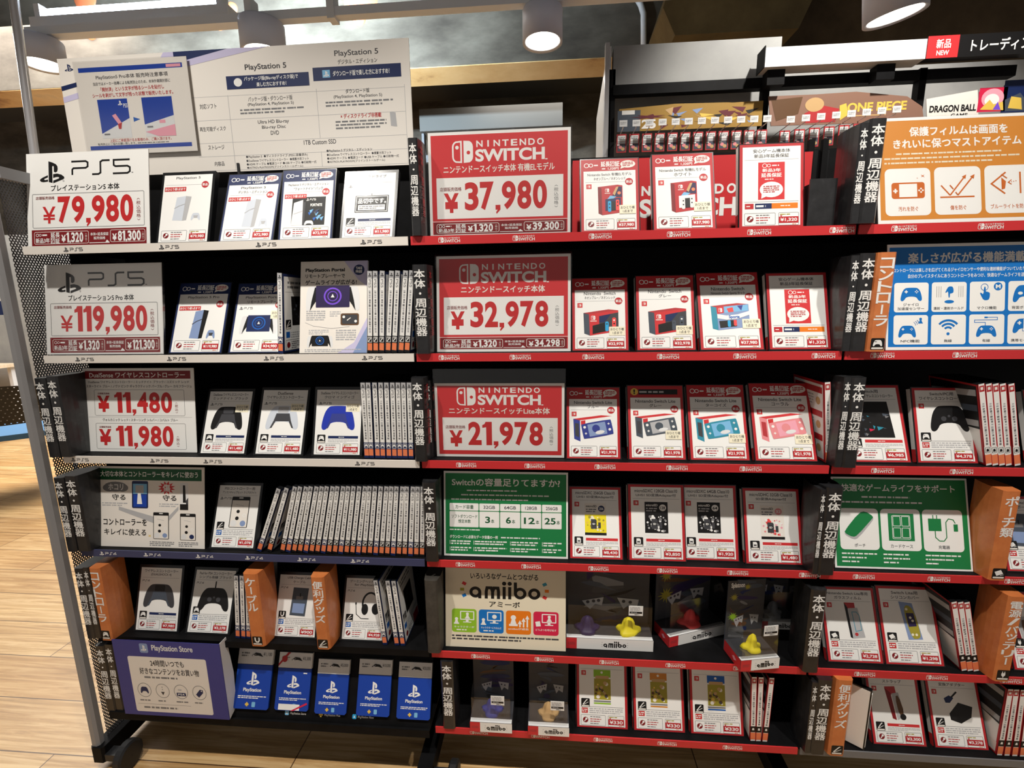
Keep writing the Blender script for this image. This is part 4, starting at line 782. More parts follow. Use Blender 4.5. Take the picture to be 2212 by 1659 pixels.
def store_sign(p):
    p.rect(0, 0, 230, 156, 'storeb'); p.t('PlayStation Store', 84, 7, 172, 22, 'g1', 2); p.rr(58, 5, 76, 24, 3, 'steelb'); p.pslogo(61, 8, 73, 20, 'w'); p.rr(28, 32, 197, 148, 4, 'paper')
    p.t('24時間いつでも', 76, 38, 148, 51, 'g4', 2); p.t('好きなコンテンツをお買い物', 50, 55, 178, 68, 'g4', 2); p.gk(58, 71, 168, 78, 1, 'g3')
    for i in range(4):
        x = 53+40*i; p.cring(x, 102, 15, 1, 'g3'); p.gk(x-13, 121, x+13, 126, 1, 'g3', i)
        if i == 0: p.pad(x-9, 95, x+9, 109, 'navy')
        if i == 1: p.poly([(x-4, 104), (x+4, 104), (x, 111)], 'g4'); p.circ(x, 94, 1, 'g3'); p.circ(x, 99, 1, 'g3')
        if i == 2: p.rr(x-10, 104, x+10, 111, 1.5, 'navy'); p.t('PS4', x-7, 105.5, x+7, 109.5, 'w', 1); p.gk(x-6, 96, x+6, 100, 1, 'g2')
        if i == 3: p.poly([(x-8, 106), (x+2, 95), (x+8, 96), (x+8, 102), (x-2, 112)], 'navy'); p.circ(x+5, 98, 1.3, 'paper')
    p.rect(34, 131, 150, 131.5, 'g3'); p.gk(46, 135, 160, 142, 1, 'g3')
def compare_board(p):
    W_, H_ = 760, 266; p.rect(0, 0, W_, H_, 'paper'); p.pslogo(14, 12, 34, 28, 'navy'); p.poly([(240, 0), (470, 0), (300, 30), (0, 96), (0, 84), (220, 30)], 'lav'); p.poly([(262, 0), (380, 0), (262, 24)], 'navy'); p.poly([(0, 60), (120, 36), (120, 44), (0, 70)], 'navy')
    p.t('PlayStation 5', 414, 35, 503, 50, 'g4', 1); p.t('PlayStation 5', 606, 17, 697, 32, 'g4', 1); p.t('デジタル・エディション', 612, 36, 694, 46, 'g4', 1)
    p.rect(371, 58, 549, 86, 'psb'); p.rect(371, 58, 549, 86, 'navy'); p.circ(396, 72, 9, 'w'); p.t('パッケージ版(Blu-rayディスク版)で', 410, 61, 526, 71, 'w', 2); p.t('楽しむ方におすすめ！', 436, 74, 500, 83, 'w', 2)
    p.rect(558, 50, 742, 78, 'navy'); p.rect(578, 56, 594, 72, 'sky'); p.pslogo(580, 58, 592, 70, 'w'); p.t('ダウンロード版で楽しむ方におすすめ！', 600, 59, 718, 70, 'w', 2)
    g3 = 'g3'; k = 'g4'
    for y in (98, 149, 199, 229): p.rect(290, y+1, 748, y+1.8, 'g2')
    p.rect(290, 262, 748, 262.8, 'g2'); p.rect(370, 98, 370.8, 262, 'g2'); p.rect(562, 94, 562.8, 199, 'g2'); p.rect(562, 229, 562.8, 262, 'g2'); p.rect(747, 94, 747.8, 262, 'g2')
    p.t('対応ソフト', 306, 114, 343, 125, k, 1); p.t('再生可能ディスク', 300, 164, 358, 174, k, 1); p.t('ストレージ', 314, 205, 350, 215, k, 1); p.t('内容品', 324, 242, 346, 252, k, 1)
    p.t('パッケージ版・ダウンロード版', 414, 104, 510, 114, k, 1); p.t('(PlayStation 4, PlayStation 5)', 412, 117, 512, 125, k, 1); p.gk(394, 128, 534, 142, 2, g3); p.t('ダウンロード版', 624, 98, 674, 107, k, 1); p.t('(PlayStation 4, PlayStation 5)', 598, 110, 700, 118, k, 1); p.gk(580, 121, 722, 135, 2, g3, 4)
    p.t('Ultra HD Blu-ray', 430, 155, 498, 165, k, 1); p.t('Blu-ray Disc', 438, 167, 490, 176, k, 1); p.t('DVD', 456, 179, 474, 188, k, 1); p.t('× ディスクドライブ非搭載', 610, 150, 696, 160, 'red2', 2); p.gk(598, 163, 706, 184, 3, g3, 5); p.poly([(714, 150), (726, 152), (728, 182), (715, 180)], 'g2')
    p.t('1TB Custom SSD', 526, 203, 596, 213, k, 1)
    for r, (x, l) in enumerate(((396, 8), (574, 2))):
        p.t('●PlayStation 5  ●ディスクドライブ (PS5に装着済み)' if r == 0 else '●PlayStation 5 デジタル・エディション', x, 228+l-8+3, x+(136 if r == 0 else 98), 233+l-3, k, 1); p.t('●DualSense ワイヤレスコントローラー  ●横置き用フット', x, 234+l-2, x+138, 241+l-3, k, 1); p.t('●HDMI ケーブル ●電源コード ●USB ケーブル ●印刷物一式', x, 243+l-3, x+154, 250+l-4, k, 1); p.t('●ASTRO\'s PLAYROOM(プリインストールゲーム)', x, 252+l-4, x+124, 259+l-5, k, 1)
def notice(p):
    p.rect(0, 0, 297, 228, 'paper'); p.rect(10, 14, 284, 25, 'psb'); p.rect(242, 16, 280, 23, 'pink'); p.rect(10, 206, 284, 216, 'psb'); p.t('PlayStation5 Pro本体 販売時注意事項', 54, 33, 244, 45, 'g4', 1)
    p.t('当店ではメーカー指導による転売防止のため、本体外箱開封部に', 44, 50, 248, 58, 'g4', 1); p.t('「開封済」という文字が残るシールを貼付し', 62, 63, 230, 73, 'red2', 2); p.t('シールを剥がして文字が残った状態で販売いたします。', 38, 77, 252, 87, 'red2', 2)
    for x in (48, 166): p.rect(x, 92, x+80, 188, 'psb'); p.poly([(x, 188), (x, 176 if x == 48 else 158), (x+80, 140 if x == 48 else 138), (x+80, 188)], 'g1'); p.gk(x+6, 160 if x > 100 else 174, x+30, 168 if x > 100 else 182, 1, 'g3')
    p.pslogo(102, 96, 114, 108, 'w'); p.t('PS5', 116, 104, 127, 114, 'w', 1); p.poly([(82, 132), (92, 128), (106, 152), (100, 164), (94, 164), (96, 154)], 'pink'); p.poly([(94, 154), (106, 150), (102, 166), (96, 166)], 'red2'); p.rect(206, 148, 222, 156, 'pink'); p.poly([(166, 176), (246, 160), (246, 188), (200, 188)], 'pink'); p.poly([(138, 138), (156, 144), (138, 150)], 'blue')
    p.t('上記にご承諾頂けるお客様のみ、ご購入頂けます。', 66, 190, 232, 198, 'red2', 1); p.t('転売防止にご協力お願い致します。', 32, 199, 136, 205, 'g4', 1); p.gk(140, 200, 268, 205, 1, 'g3')
# ================================================================ rack, first bay (white strips)
sign(0, 60.5, 325, 532, 332, 212/297, 'white price sign reading 79,980 on the top shelf, left end', ps_sign('79,980', '81,300', 'プレイステーション5 本体'), (297, 212), Y0=.034, lo=3, hi=9)
sign(1, 102, 354, 766, 570, 212/297, 'white price sign reading 119,980 under the 79,980 sign', ps_sign('119,980', '121,300', 'プレイステーション5 Pro 本体'), (297, 212), sleeve=1.0, Y0=.020, lo=7, hi=9)
sign(2, 189, 426, 978, 796, .71, 'white sign with two prices, 11,480 above 11,980', dualsense, (297, 224), Y0=.036, lo=7, hi=9)
sign(3, 207, 442, 1186, 1008, .69, 'white care-goods sign with a green heading band', clean_sign, (297, 224), Y0=.018, lo=10, hi=11, name='information_sign')
sign(1, 647, 792.5, 763.5, 565, 1.33, 'white portrait flyer showing a handheld with a purple ring on its screen', portal_flyer, (148, 210), Y0=.015, lo=10, hi=12, name='flyer', cat='flyer', thick=.006)
case(0, 335.5, 452, 524, 371, 'glossy film-wrapped case priced 79,980 right of the 79,980 sign', 'ps5', '¥79,980', ('PlayStation 5',), ps_console, badge=True, lim=True)
case(0, 469.7, 590, 521, 375, 'case with navy header and pale console picture, priced 72,980', 'ps5', '¥72,980', ('PlayStation 5', 'デジタル・エディション'), ps_console, hdr='w', badge=True, lim=True, box=(50, 70, 112, 146))
def fnbox(p, x0, y0, x1, y1):
    w = x1-x0; h = y1-y0; p.rect(x0, y0, x1, y1, 'k'); p.poly([(x0+w*.05, y0+h*.2), (x0+w*.32, y0+h*.1), (x0+w*.34, y1), (x0, y1)], 'g1'); p.line([(x0+w*.06, y0+h*.6), (x0+w*.32, y0+h*.5)], h*.02, 'g2'); p.rect(x0+w*.34, y0+h*.18, x0+w*.4, y1, 'g4'); p.pslogo(x0+w*.42, y0+h*.04, x0+w*.5, y0+h*.14, 'w'); p.psn(5, x0+w*.52, y0+h*.06, x0+w*.7, y0+h*.13, 'w', h*.014)
    p.t('FORTNITE', x0+w*.55, y0+h*.24, x0+w*.9, y0+h*.34, 'w', 3); r = random.Random(2)
    for i in range(12): a, b = r.uniform(.45, .9), r.uniform(.42, .8); p.poly([(x0+w*a, y0+h*b), (x0+w*min(a+.12, .97), y0+h*(b-.05)), (x0+w*(a+.05), y0+h*(b+.1))], r.choice(['navy', 'blue', 'sky', 'slate']))
    p.pad(x0+w*.4, y0+h*.84, x0+w*.68, y0+h*1.0, 'g1')
case(0, 599, 718, 518.5, 366, 'case with navy header and dark box picture, priced 72,979', 'ps5', '¥72,979', ('PlayStation 5 デジタル・エディション', '"フォートナイト" パック'), fnbox, hdr='w', badge=True, lim=True, box=(28, 72, 110, 146), plat=False)
def drive(p, x0, y0, x1, y1): p.poly([(60, 46), (88, 52), (90, 72), (60, 66)], 'g1'); p.poly([(58, 62), (90, 70), (90, 76), (58, 70)], 'g2')
case(0, 732.6, 852, 515, 368.5, 'case carrying a black sold-out notice, priced 11,980', 'ps5', '¥11,980', ('ディスクドライブ',), drive, feat=True, ic='pen', sold=True)
case(1, 362.6, 480, 765, 610, 'case with navy header and tall console picture, priced 119,980', 'ps5', '¥119,980', ('PlayStation 5 Pro',), lambda p, a, b, c, d: ps_console(p, a, b, c, d, True), hdr='w', badge=True, lim=True, box=(44, 72, 108, 147), plat=False)
case(1, 491.7, 609, 765, 616, 'case with navy header and handheld player picture, priced 34,980', 'ps5', '¥34,980', ('PlayStation Portal', 'リモートプレーヤー'), lambda p, a, b, c, d: portal(p, a, b, c, d, 'navy'), hdr='w', badge=True, box=(18, 86, 112, 136), note=(92, 74))
PC = [(429, 532, 987.5, 841, 'k', 'g4', 'g4', '¥11,480', 'case with a black game controller picture beside the two-price sign', ('DualSense ワイヤレスコントローラー', 'ミッドナイト ブラック')),
      (547.4, 654.9, 989, 838, 'psw', 'g4', 'g2', '¥11,480', 'case with a white game controller picture, between the black and blue ones', ('DualSense', 'ワイヤレスコントローラー')),
      (673.3, 782, 991.8, 835.5, 'cob', 'liteb', 'cob', '¥11,980', 'case with a blue game controller picture, priced 11,980', ('DualSense ワイヤレスコントローラー', 'クロマ インディゴ'))]
for uL, uR, vb, vt, c1, c2, c3, pr, lb, tt in PC:
    case(2, uL, uR, vb, vt, lb, 'ps5', pr, tt, ps_pad(c1, c2, c3), feat=True, ic='pad', box=(20, 50, 110, 116), note=(84, 44))
case(3, 452.6, 551.4, 1190, 1041, 'case with a blister-packed accessory picture, priced 1,078', 'ps5', '¥1,078', ('PS5コントローラー用', 'アシストキャップセット クリアホワイト'), blister, bar=True, ic='pen', box=(46, 38, 100, 126))
case(4, 290.5, 387, 1373, 1222, 'case with a dark controller picture, priced 7,980', 'ps4', '¥7,980', ('ワイヤレスコントローラー', '(DUALSHOCK 4)'), ps_pad('g4', 'slate', 'k'), feat=True, ic='pad', box=(18, 52, 112, 118))
case(4, 401, 496, 1375, 1225, 'case with a wired black controller picture, priced 3,278', 'ps4', '¥3,278', ('Pad for PS4 コントローラー', 'シンプル有線 ブラック'), plain_pad('k', True), bar=True, ic='pad', box=(22, 56, 118, 122))
case(4, 589, 684.6, 1389, 1236, 'case with a small boxed accessory picture, between two orange dividers', 'ps4', '¥900', ('USB Charge Cable', 'ケーブル'), phonepkg, bar=True, ic='cable', box=(44, 42, 96, 124))
case(4, 735, 830, 1397, 1241, 'case with a black headset picture on the lower left shelf', 'ps4', '¥4,928', ('ゲーミングヘッドセット', 'for PlayStation'), headset, bar=True, ic='pen', box=(34, 46, 112, 126))
# spines
spine(1, 606, 761, 603, 587, 'ps5', 'lone white-spined case beside the portrait flyer', 'spine-out cases on the first bay')
b_ = (799, 811.4, 824.2, 838, 851, 866, 878.8); t_ = (798, 810, 825.3, 845.6, 858.5, 876, 889)
for i in range(7): spine(1, b_[i], 761, t_[i], 584, 'ps5n', 'spine-out case, %s from the flyer in the row of seven' % ORD[i], 'seven spine-out cases beside the flyer')
b_ = (792.6, 802.4, 816, 827.3, 840.3, 852.3, 864, 875.5, 888); t_ = (782.9, 794.5, 808.5, 821.5, 834, 846.9, 859, 870.7, 883)
for i in range(9): spine(2, b_[i], 990, t_[i], 824, 'ps5', 'spine-out case, %s from the blue-controller case in the row of nine' % ORD[i], 'nine spine-out cases beside the blue-controller case')
b_ = [560, 582]+[610+(911.4-610)*i/24 for i in range(25)]; t_ = [604.6, 621]+[638+(913.5-638)*i/24+random.uniform(-1.2, 1.2) for i in range(25)]
for i in range(27): spine(3, b_[i], 1200, t_[i], 1043, 'ps5n' if i % 3 else 'ps5', 'leaning spine-out case, %s from left in the long row of twenty-seven' % ORD[i], 'long row of leaning spine-out cases')
b_ = (513.8, 526, 537); t_ = (508, 520, 532)
for i in range(3): spine(4, b_[i], 1381, t_[i], 1234, 'ps4', 'spine-out case, %s right of the wired-controller case' % ORD[i], 'three spine-out cases by the orange cable divider')
for i, (ub, vb, ut, vt, yw) in enumerate(((832.7, 1404, 810, 1248, .1), (858, 1400, 836, 1244, .18), (871, 1402, 849, 1246, .30))):
    spine(4, ub, vb, ut, vt, 'ps4', ('leaning case with white spine just right of the headset case', 'middle one of three leaning cases beside the headset case', 'rightmost leaning case, dark cover turned to view beside the worn divider')[i], 'three leaning cases beside the headset case')
# dividers
DV = [(0, 890, 910, 500, 297, HON, 'black divider between the sold-out case and the 37,980 sign', 'divider_black', None, {}),
      (1, 898.8, 929, 762, 571, HON, 'black divider right of the seven spine-out cases', 'divider_black', None, {}),
      (2, 104.5, 127, 984, 817, HON, 'front black divider left of the two-price sign', 'divider_black', None, dict(Y0=-.012)),
      (2, 129.5, 153, 982, 813, HON, 'second black divider, touching the two-price sign', 'divider_black', None, dict(Y0=-.009)),
      (2, 896, 922, 990, 817, HON, 'front black divider right of the nine spine-out cases', 'divider_black', None, {}),
      (2, 926.5, 936, 990, 822, HON, 'narrow black divider hidden behind the 21,978 sign', 'divider_black', None, dict(Y0=.02)),
      (3, 144.6, 165, 1190, 1033, HON, 'outer black divider left of the green-headed care sign', 'divider_black', None, dict(Y0=-.012)),
      (3, 167, 193, 1186, 1029, HON, 'inner black divider touching the green-headed care sign', 'divider_black', None, dict(Y0=-.009)),
      (3, 919.6, 946.7, 1210, 1043, HON, 'black divider at the end of the long leaning row', 'divider_black', None, {}),
      (4, 187, 206, 1374, 1229, HON, 'outer black divider left of the orange controller divider', 'divider_black', None, dict(Y0=-.012)),
      (4, 206.5, 218, 1376, 1227, HON, 'black divider squeezed against the orange controller divider', 'divider_black', None, dict(Y0=-.010)),
      (4, 218.8, 241, 1377, 1229, 'コントローラ', 'orange divider with a controller icon by the perforated end panel', 'divider_orange', 'pad', dict(Y0=-.016)),
      (4, 542, 572.6, 1393, 1241, 'ケーブル', 'orange divider with a cable icon on the lower left shelf', 'divider_orange', 'cable', dict(Y0=-.012)),
      (4, 684.6, 712.8, 1400, 1248, '便利グッズ', 'orange divider with a pen icon left of the headset case', 'divider_orange', 'pen', dict(Y0=-.012)),
      (4, 924, 951, 1412, 1255, '', 'blank worn grey divider left of the large black-lettered cream sign', 'divider_worn', None, {}),
      (5, 231.7, 250.5, 1540, 1397, HON, 'outer black divider beside the blue store sign', 'divider_black', None, dict(Y0=-.012)),
      (5, 251.5, 268, 1538, 1394, HON, 'inner black divider touching the blue store sign', 'divider_black', None, dict(Y0=-.010)),
      (5, 957.6, 983.5, 1582, 1430, HON, 'black divider left of the lower boxed figures', 'divider_black', None, dict(Y0=-.004)),
      (0, 1857, 1893, 474, 256, HON, 'front black divider left of the orange film sign', 'divider_black', None, dict(Y0=-.014)),
      (0, 1837, 1856, 475, 266, HON, 'scuffed narrower black divider beside the one by the orange film sign', 'divider_black', None, dict(Y0=-.012)),
      (1, 1838, 1872, 750, 547, HON, 'black divider touching the orange divider by the blue sign', 'divider_black', None, {}),
      (1, 1819, 1837, 750, 552, HON, 'narrower black divider, farthest of three from the blue sign', 'divider_black', None, dict(Y0=-.006)),
      (1, 1875, 1914, 750, 545, 'コントローラ', 'orange divider in front of the blue sign', 'divider_orange', 'pad', dict(Y0=-.016)),
      (2, 1820, 1851, 1008, 816, HON, 'front black divider beside the case priced 6,985', 'divider_black', None, dict(Y0=-.012)),
      (2, 1803, 1819, 1008, 815, HON, 'narrower black divider right of the coral handheld case', 'divider_black', None, dict(Y0=-.010)),
      (3, 1767, 1803, 1238, 1054, HON, 'front black divider left of the green pouch sign', 'divider_black', None, dict(Y0=-.014)),
      (3, 1755, 1766, 1238, 1058, HON, 'narrow black divider right of the case priced 1,480', 'divider_black', None, dict(Y0=-.012)),
      (3, 2137.5, 2174.6, 1246, 1061, 'ポーチ類', 'orange divider right of the green pouch sign', 'divider_orange', 'pouch', dict(Y0=-.014)),
      (4, 1736, 1769.5, 1440, 1268, HON, 'black divider left of the case priced 2,728', 'divider_black', None, dict(Y0=-.014)),
      (4, 2149, 2184, 1458, 1279, '電源/バッテリー', 'orange divider with a plug icon at the right edge', 'divider_orange', 'plug', dict(Y0=-.014)),
      (5, 1751, 1781, 1632, 1469, HON, 'front black divider beside the lowest orange divider', 'divider_black', None, dict(Y0=-.014)),
      (5, 1738, 1750, 1632, 1474, HON, 'narrow black divider at the left end of the lowest right shelf', 'divider_black', None, dict(Y0=-.012)),
      (5, 1789, 1823.9, 1632, 1469, '便利グッズ', 'lowest orange divider, left of the backward-turned case', 'divider_orange', 'pen', dict(Y0=-.014))]
for r, uL, uR, vb, vt, tx, lb, col, ic, kw in DV: divider(r, uL, uR, vb, vt, tx, lb, col, ic, group='index dividers on the shelves', **kw)
# ---------------------------------------------------------------- store sign box and gift cards (lowest shelf, first bay)
zt = ZS[5]+.012
tr = empty('card_display', (-.45, 0, zt)); tag(tr, 'black sloping card display at the bottom of the first bay', 'card display')
TL = math.radians(20); tx0, tx1 = -.44, .44
g = G(); g.box(tx0, tx1, -.012, .26, 0, .004, 'rack_black'); g.box(tx0, tx1, -.014, -.010, -.014, .008, 'rack_black'); g.build('tray', tr)
g = G(); a0, a1 = (-.004, .004), (.075, .2); g.prism([(a0[0], a0[1]), (a0[0]+.006, a0[1]), (a1[0]+.006, a1[1]), (a1[0], a1[1])], tx0, tx1, 'rack_black', 'x')
ud = Vector((0, a1[0]-a0[0], a1[1]-a0[1])).normalized()
p = P(880, 210, .88, .21, g, (0, a0[0], a0[1]), (1, 0, 0), ud)
def pxcard(u): return (row_x(u, 1545, 0)+.45+.44)*1000
for u0, u1, tt, c in ((615, 671, 'PlayStation Store', 'sky'), (688, 743, 'PlayStation Plus', 'gold'), (760, 818, 'PlayStation Now', 'neonb')):
    x0 = pxcard(u0); y0 = 187
    if c == 'gold': p.rect(x0+3.5, y0, x0+7.5, y0+11, 'gold'); p.rect(x0, y0+3.5, x0+11, y0+7.5, 'gold')
    else: p.rr(x0, y0, x0+11, y0+11, 2.5, c); p.poly([(x0+3, y0+8), (x0+5.5, y0+2.5), (x0+8, y0+8)], 'w')
    p.t(tt, x0+15, y0+3, x0+58, y0+9.5, 'w', 2)
g.build('sloped_panel', tr)
for i, (u0, u1, vb, vt, lb) in enumerate(((504.4, 579.6, 1530, 1420, 'blue gift card with pale header nearest the blue store sign'), (594, 665.7, 1533, 1424, 'blue gift card with a red gift ribbon and white strip'), (680, 748, 1540, 1429, 'blue gift card, middle one of the five'), (770, 841, 1544.5, 1433.5, 'blue gift card second from the bay boundary'), (857, 929, 1552, 1439, 'blue gift card beside the bay boundary'))):
    pt = None; best = 9e9
    for k in range(0, 120):   # the card hangs flat on the sloping panel
        s_ = k*.001; q = Vector((0, a0[0]-.006, a0[1]+zt))+ud*s_; e_ = abs(proj((row_x((u0+u1)/2, vb, q.y), q.y, q.z))[1]-vb)
        if e_ < best: best = e_; pt = q
    xl, xr = row_x(u0, vb, pt.y), row_x(u1, vb, pt.y); w = xr-xl; h = w*1.52
    e = empty('gift_card', ((xl+xr)/2, pt.y-.0035, pt.z), (-math.atan2(ud.y, ud.z), 0, 0)); tag(e, lb, 'gift card')
    g = G(); g.prism([(-w/2+.004, 0), (w/2-.004, 0), (w/2, .004), (w/2, h*.72), (-w/2, h*.72), (-w/2, .004)], 0, .0055, 'ink_psb', 'y')
    p = P(70, 78, w, h*.72, g); p.pslogo(22, 12, 48, 36, 'w'); p.t('PlayStation', 17, 41, 53, 49, 'w', 2); p.gk(8, 54, 64, 60, 2, 'w', i); p.rect(26, 66, 29, 73, 'gold'); p.rect(24, 68, 31, 71, 'gold'); p.rr(37, 65, 44, 74, 1.5, 'sky')
    if i == 1: p.rect(8, 66, 52, 77, 'w'); p.poly([(34, 78), (66, 62), (68, 65), (40, 78)], 'mag'); p.gk(54, 6, 66, 10, 1, 'w')
    g.build('card_front', e)
    g = G(); g.prism([(-w/2, h*.73), (w/2, h*.73), (w/2, h), (-w/2, h)], -.0008, .007, 'ink_g1', 'y'); p = P(70, 28, w, h*.27, g, (0, -.0008, h*.73)); p.gk(6, 7, 22, 16, 2, 'g3'); p.poly([(26, 14), (34, 8), (44, 9), (50, 15), (40, 13)], 'k'); p.t(('¥1,100', '¥3,300', '¥5,000', '¥10,000', '¥20,000')[i], 50, 7, 67, 14, 'g3', 1)
    if i == 1: p.circ(12, 12, 6, 'red2'); p.poly([(0, 26), (0, 21), (18, 0), (24, 0)], 'red2')
    g.build('card_header', e)
    g = G().tube([(0, .012, h*.9), (0, -.012, h*.9), (0, -.016, h*.925)], .0014, 'chrome'); o = g.build('peg', e)
XL, XR = row_x(270.5, 1538, -.02), row_x(495, 1547, -.02); w = XR-XL
z0 = ZS[5]+.024; hz = at(385, 1388, Y=-.02).z-z0
e = empty('store_sign', ((XL+XR)/2, -.02, z0)); tag(e, 'blue folded store sign with four round icons on the lowest shelf', 'sign')
g = G().box(-w/2, w/2, 0, .0015, 0, hz, 'ink_storeb'); p = P(230, 156, w, hz, g); store_sign(p); g.build('printed_sheet', e)
g = G(); g.prism([(.0016, 0), (.030, .012), (.036, hz*.5), (.026, hz), (.0016, hz)], w/2-.0012, w/2, 'ink_g1', 'x'); g.build('side_flap', e)
# ================================================================ middle bay
SUB = 'ニンテンドースイッチ本体'
sign(0, 930, 1232, 505, 281, 212/297, 'red price sign reading 37,980 on the top shelf', sw_sign('37,980', '39,300', SUB+' 有機ELモデル'), (297, 212), sleeve=1.02, Y0=.036, lo=1, hi=4)
sign(1, 944.6, 1232.6, 760, 552, 212/297, 'red price sign reading 32,978 on the second shelf', sw_sign('32,978', '34,298', SUB), (297, 212), sleeve=1.02, Y0=.024, lo=7, hi=8)
sign(2, 944.6, 1218.6, 990, 828, .585, 'red price sign reading 21,978 in a taller clear sleeve', sw_sign('21,978', None, 'ニンテンドースイッチLite本体', -9, 178), (297, 178), sleeve=1.19, Y0=.030, lo=1, hi=3)
sign(3, 960, 1226.8, 1209, 1019, .69, 'green sign with a white capacity table on the fourth shelf', switch_capacity, (297, 210), Y0=.021, lo=9, hi=11, name='information_sign')
sign(4, 963.6, 1222, 1408, 1231, .665, 'large cream sign with bold black word and four coloured squares', amiibo_sign, (260, 186), Y0=.018, lo=9, hi=10.5, name='information_sign')
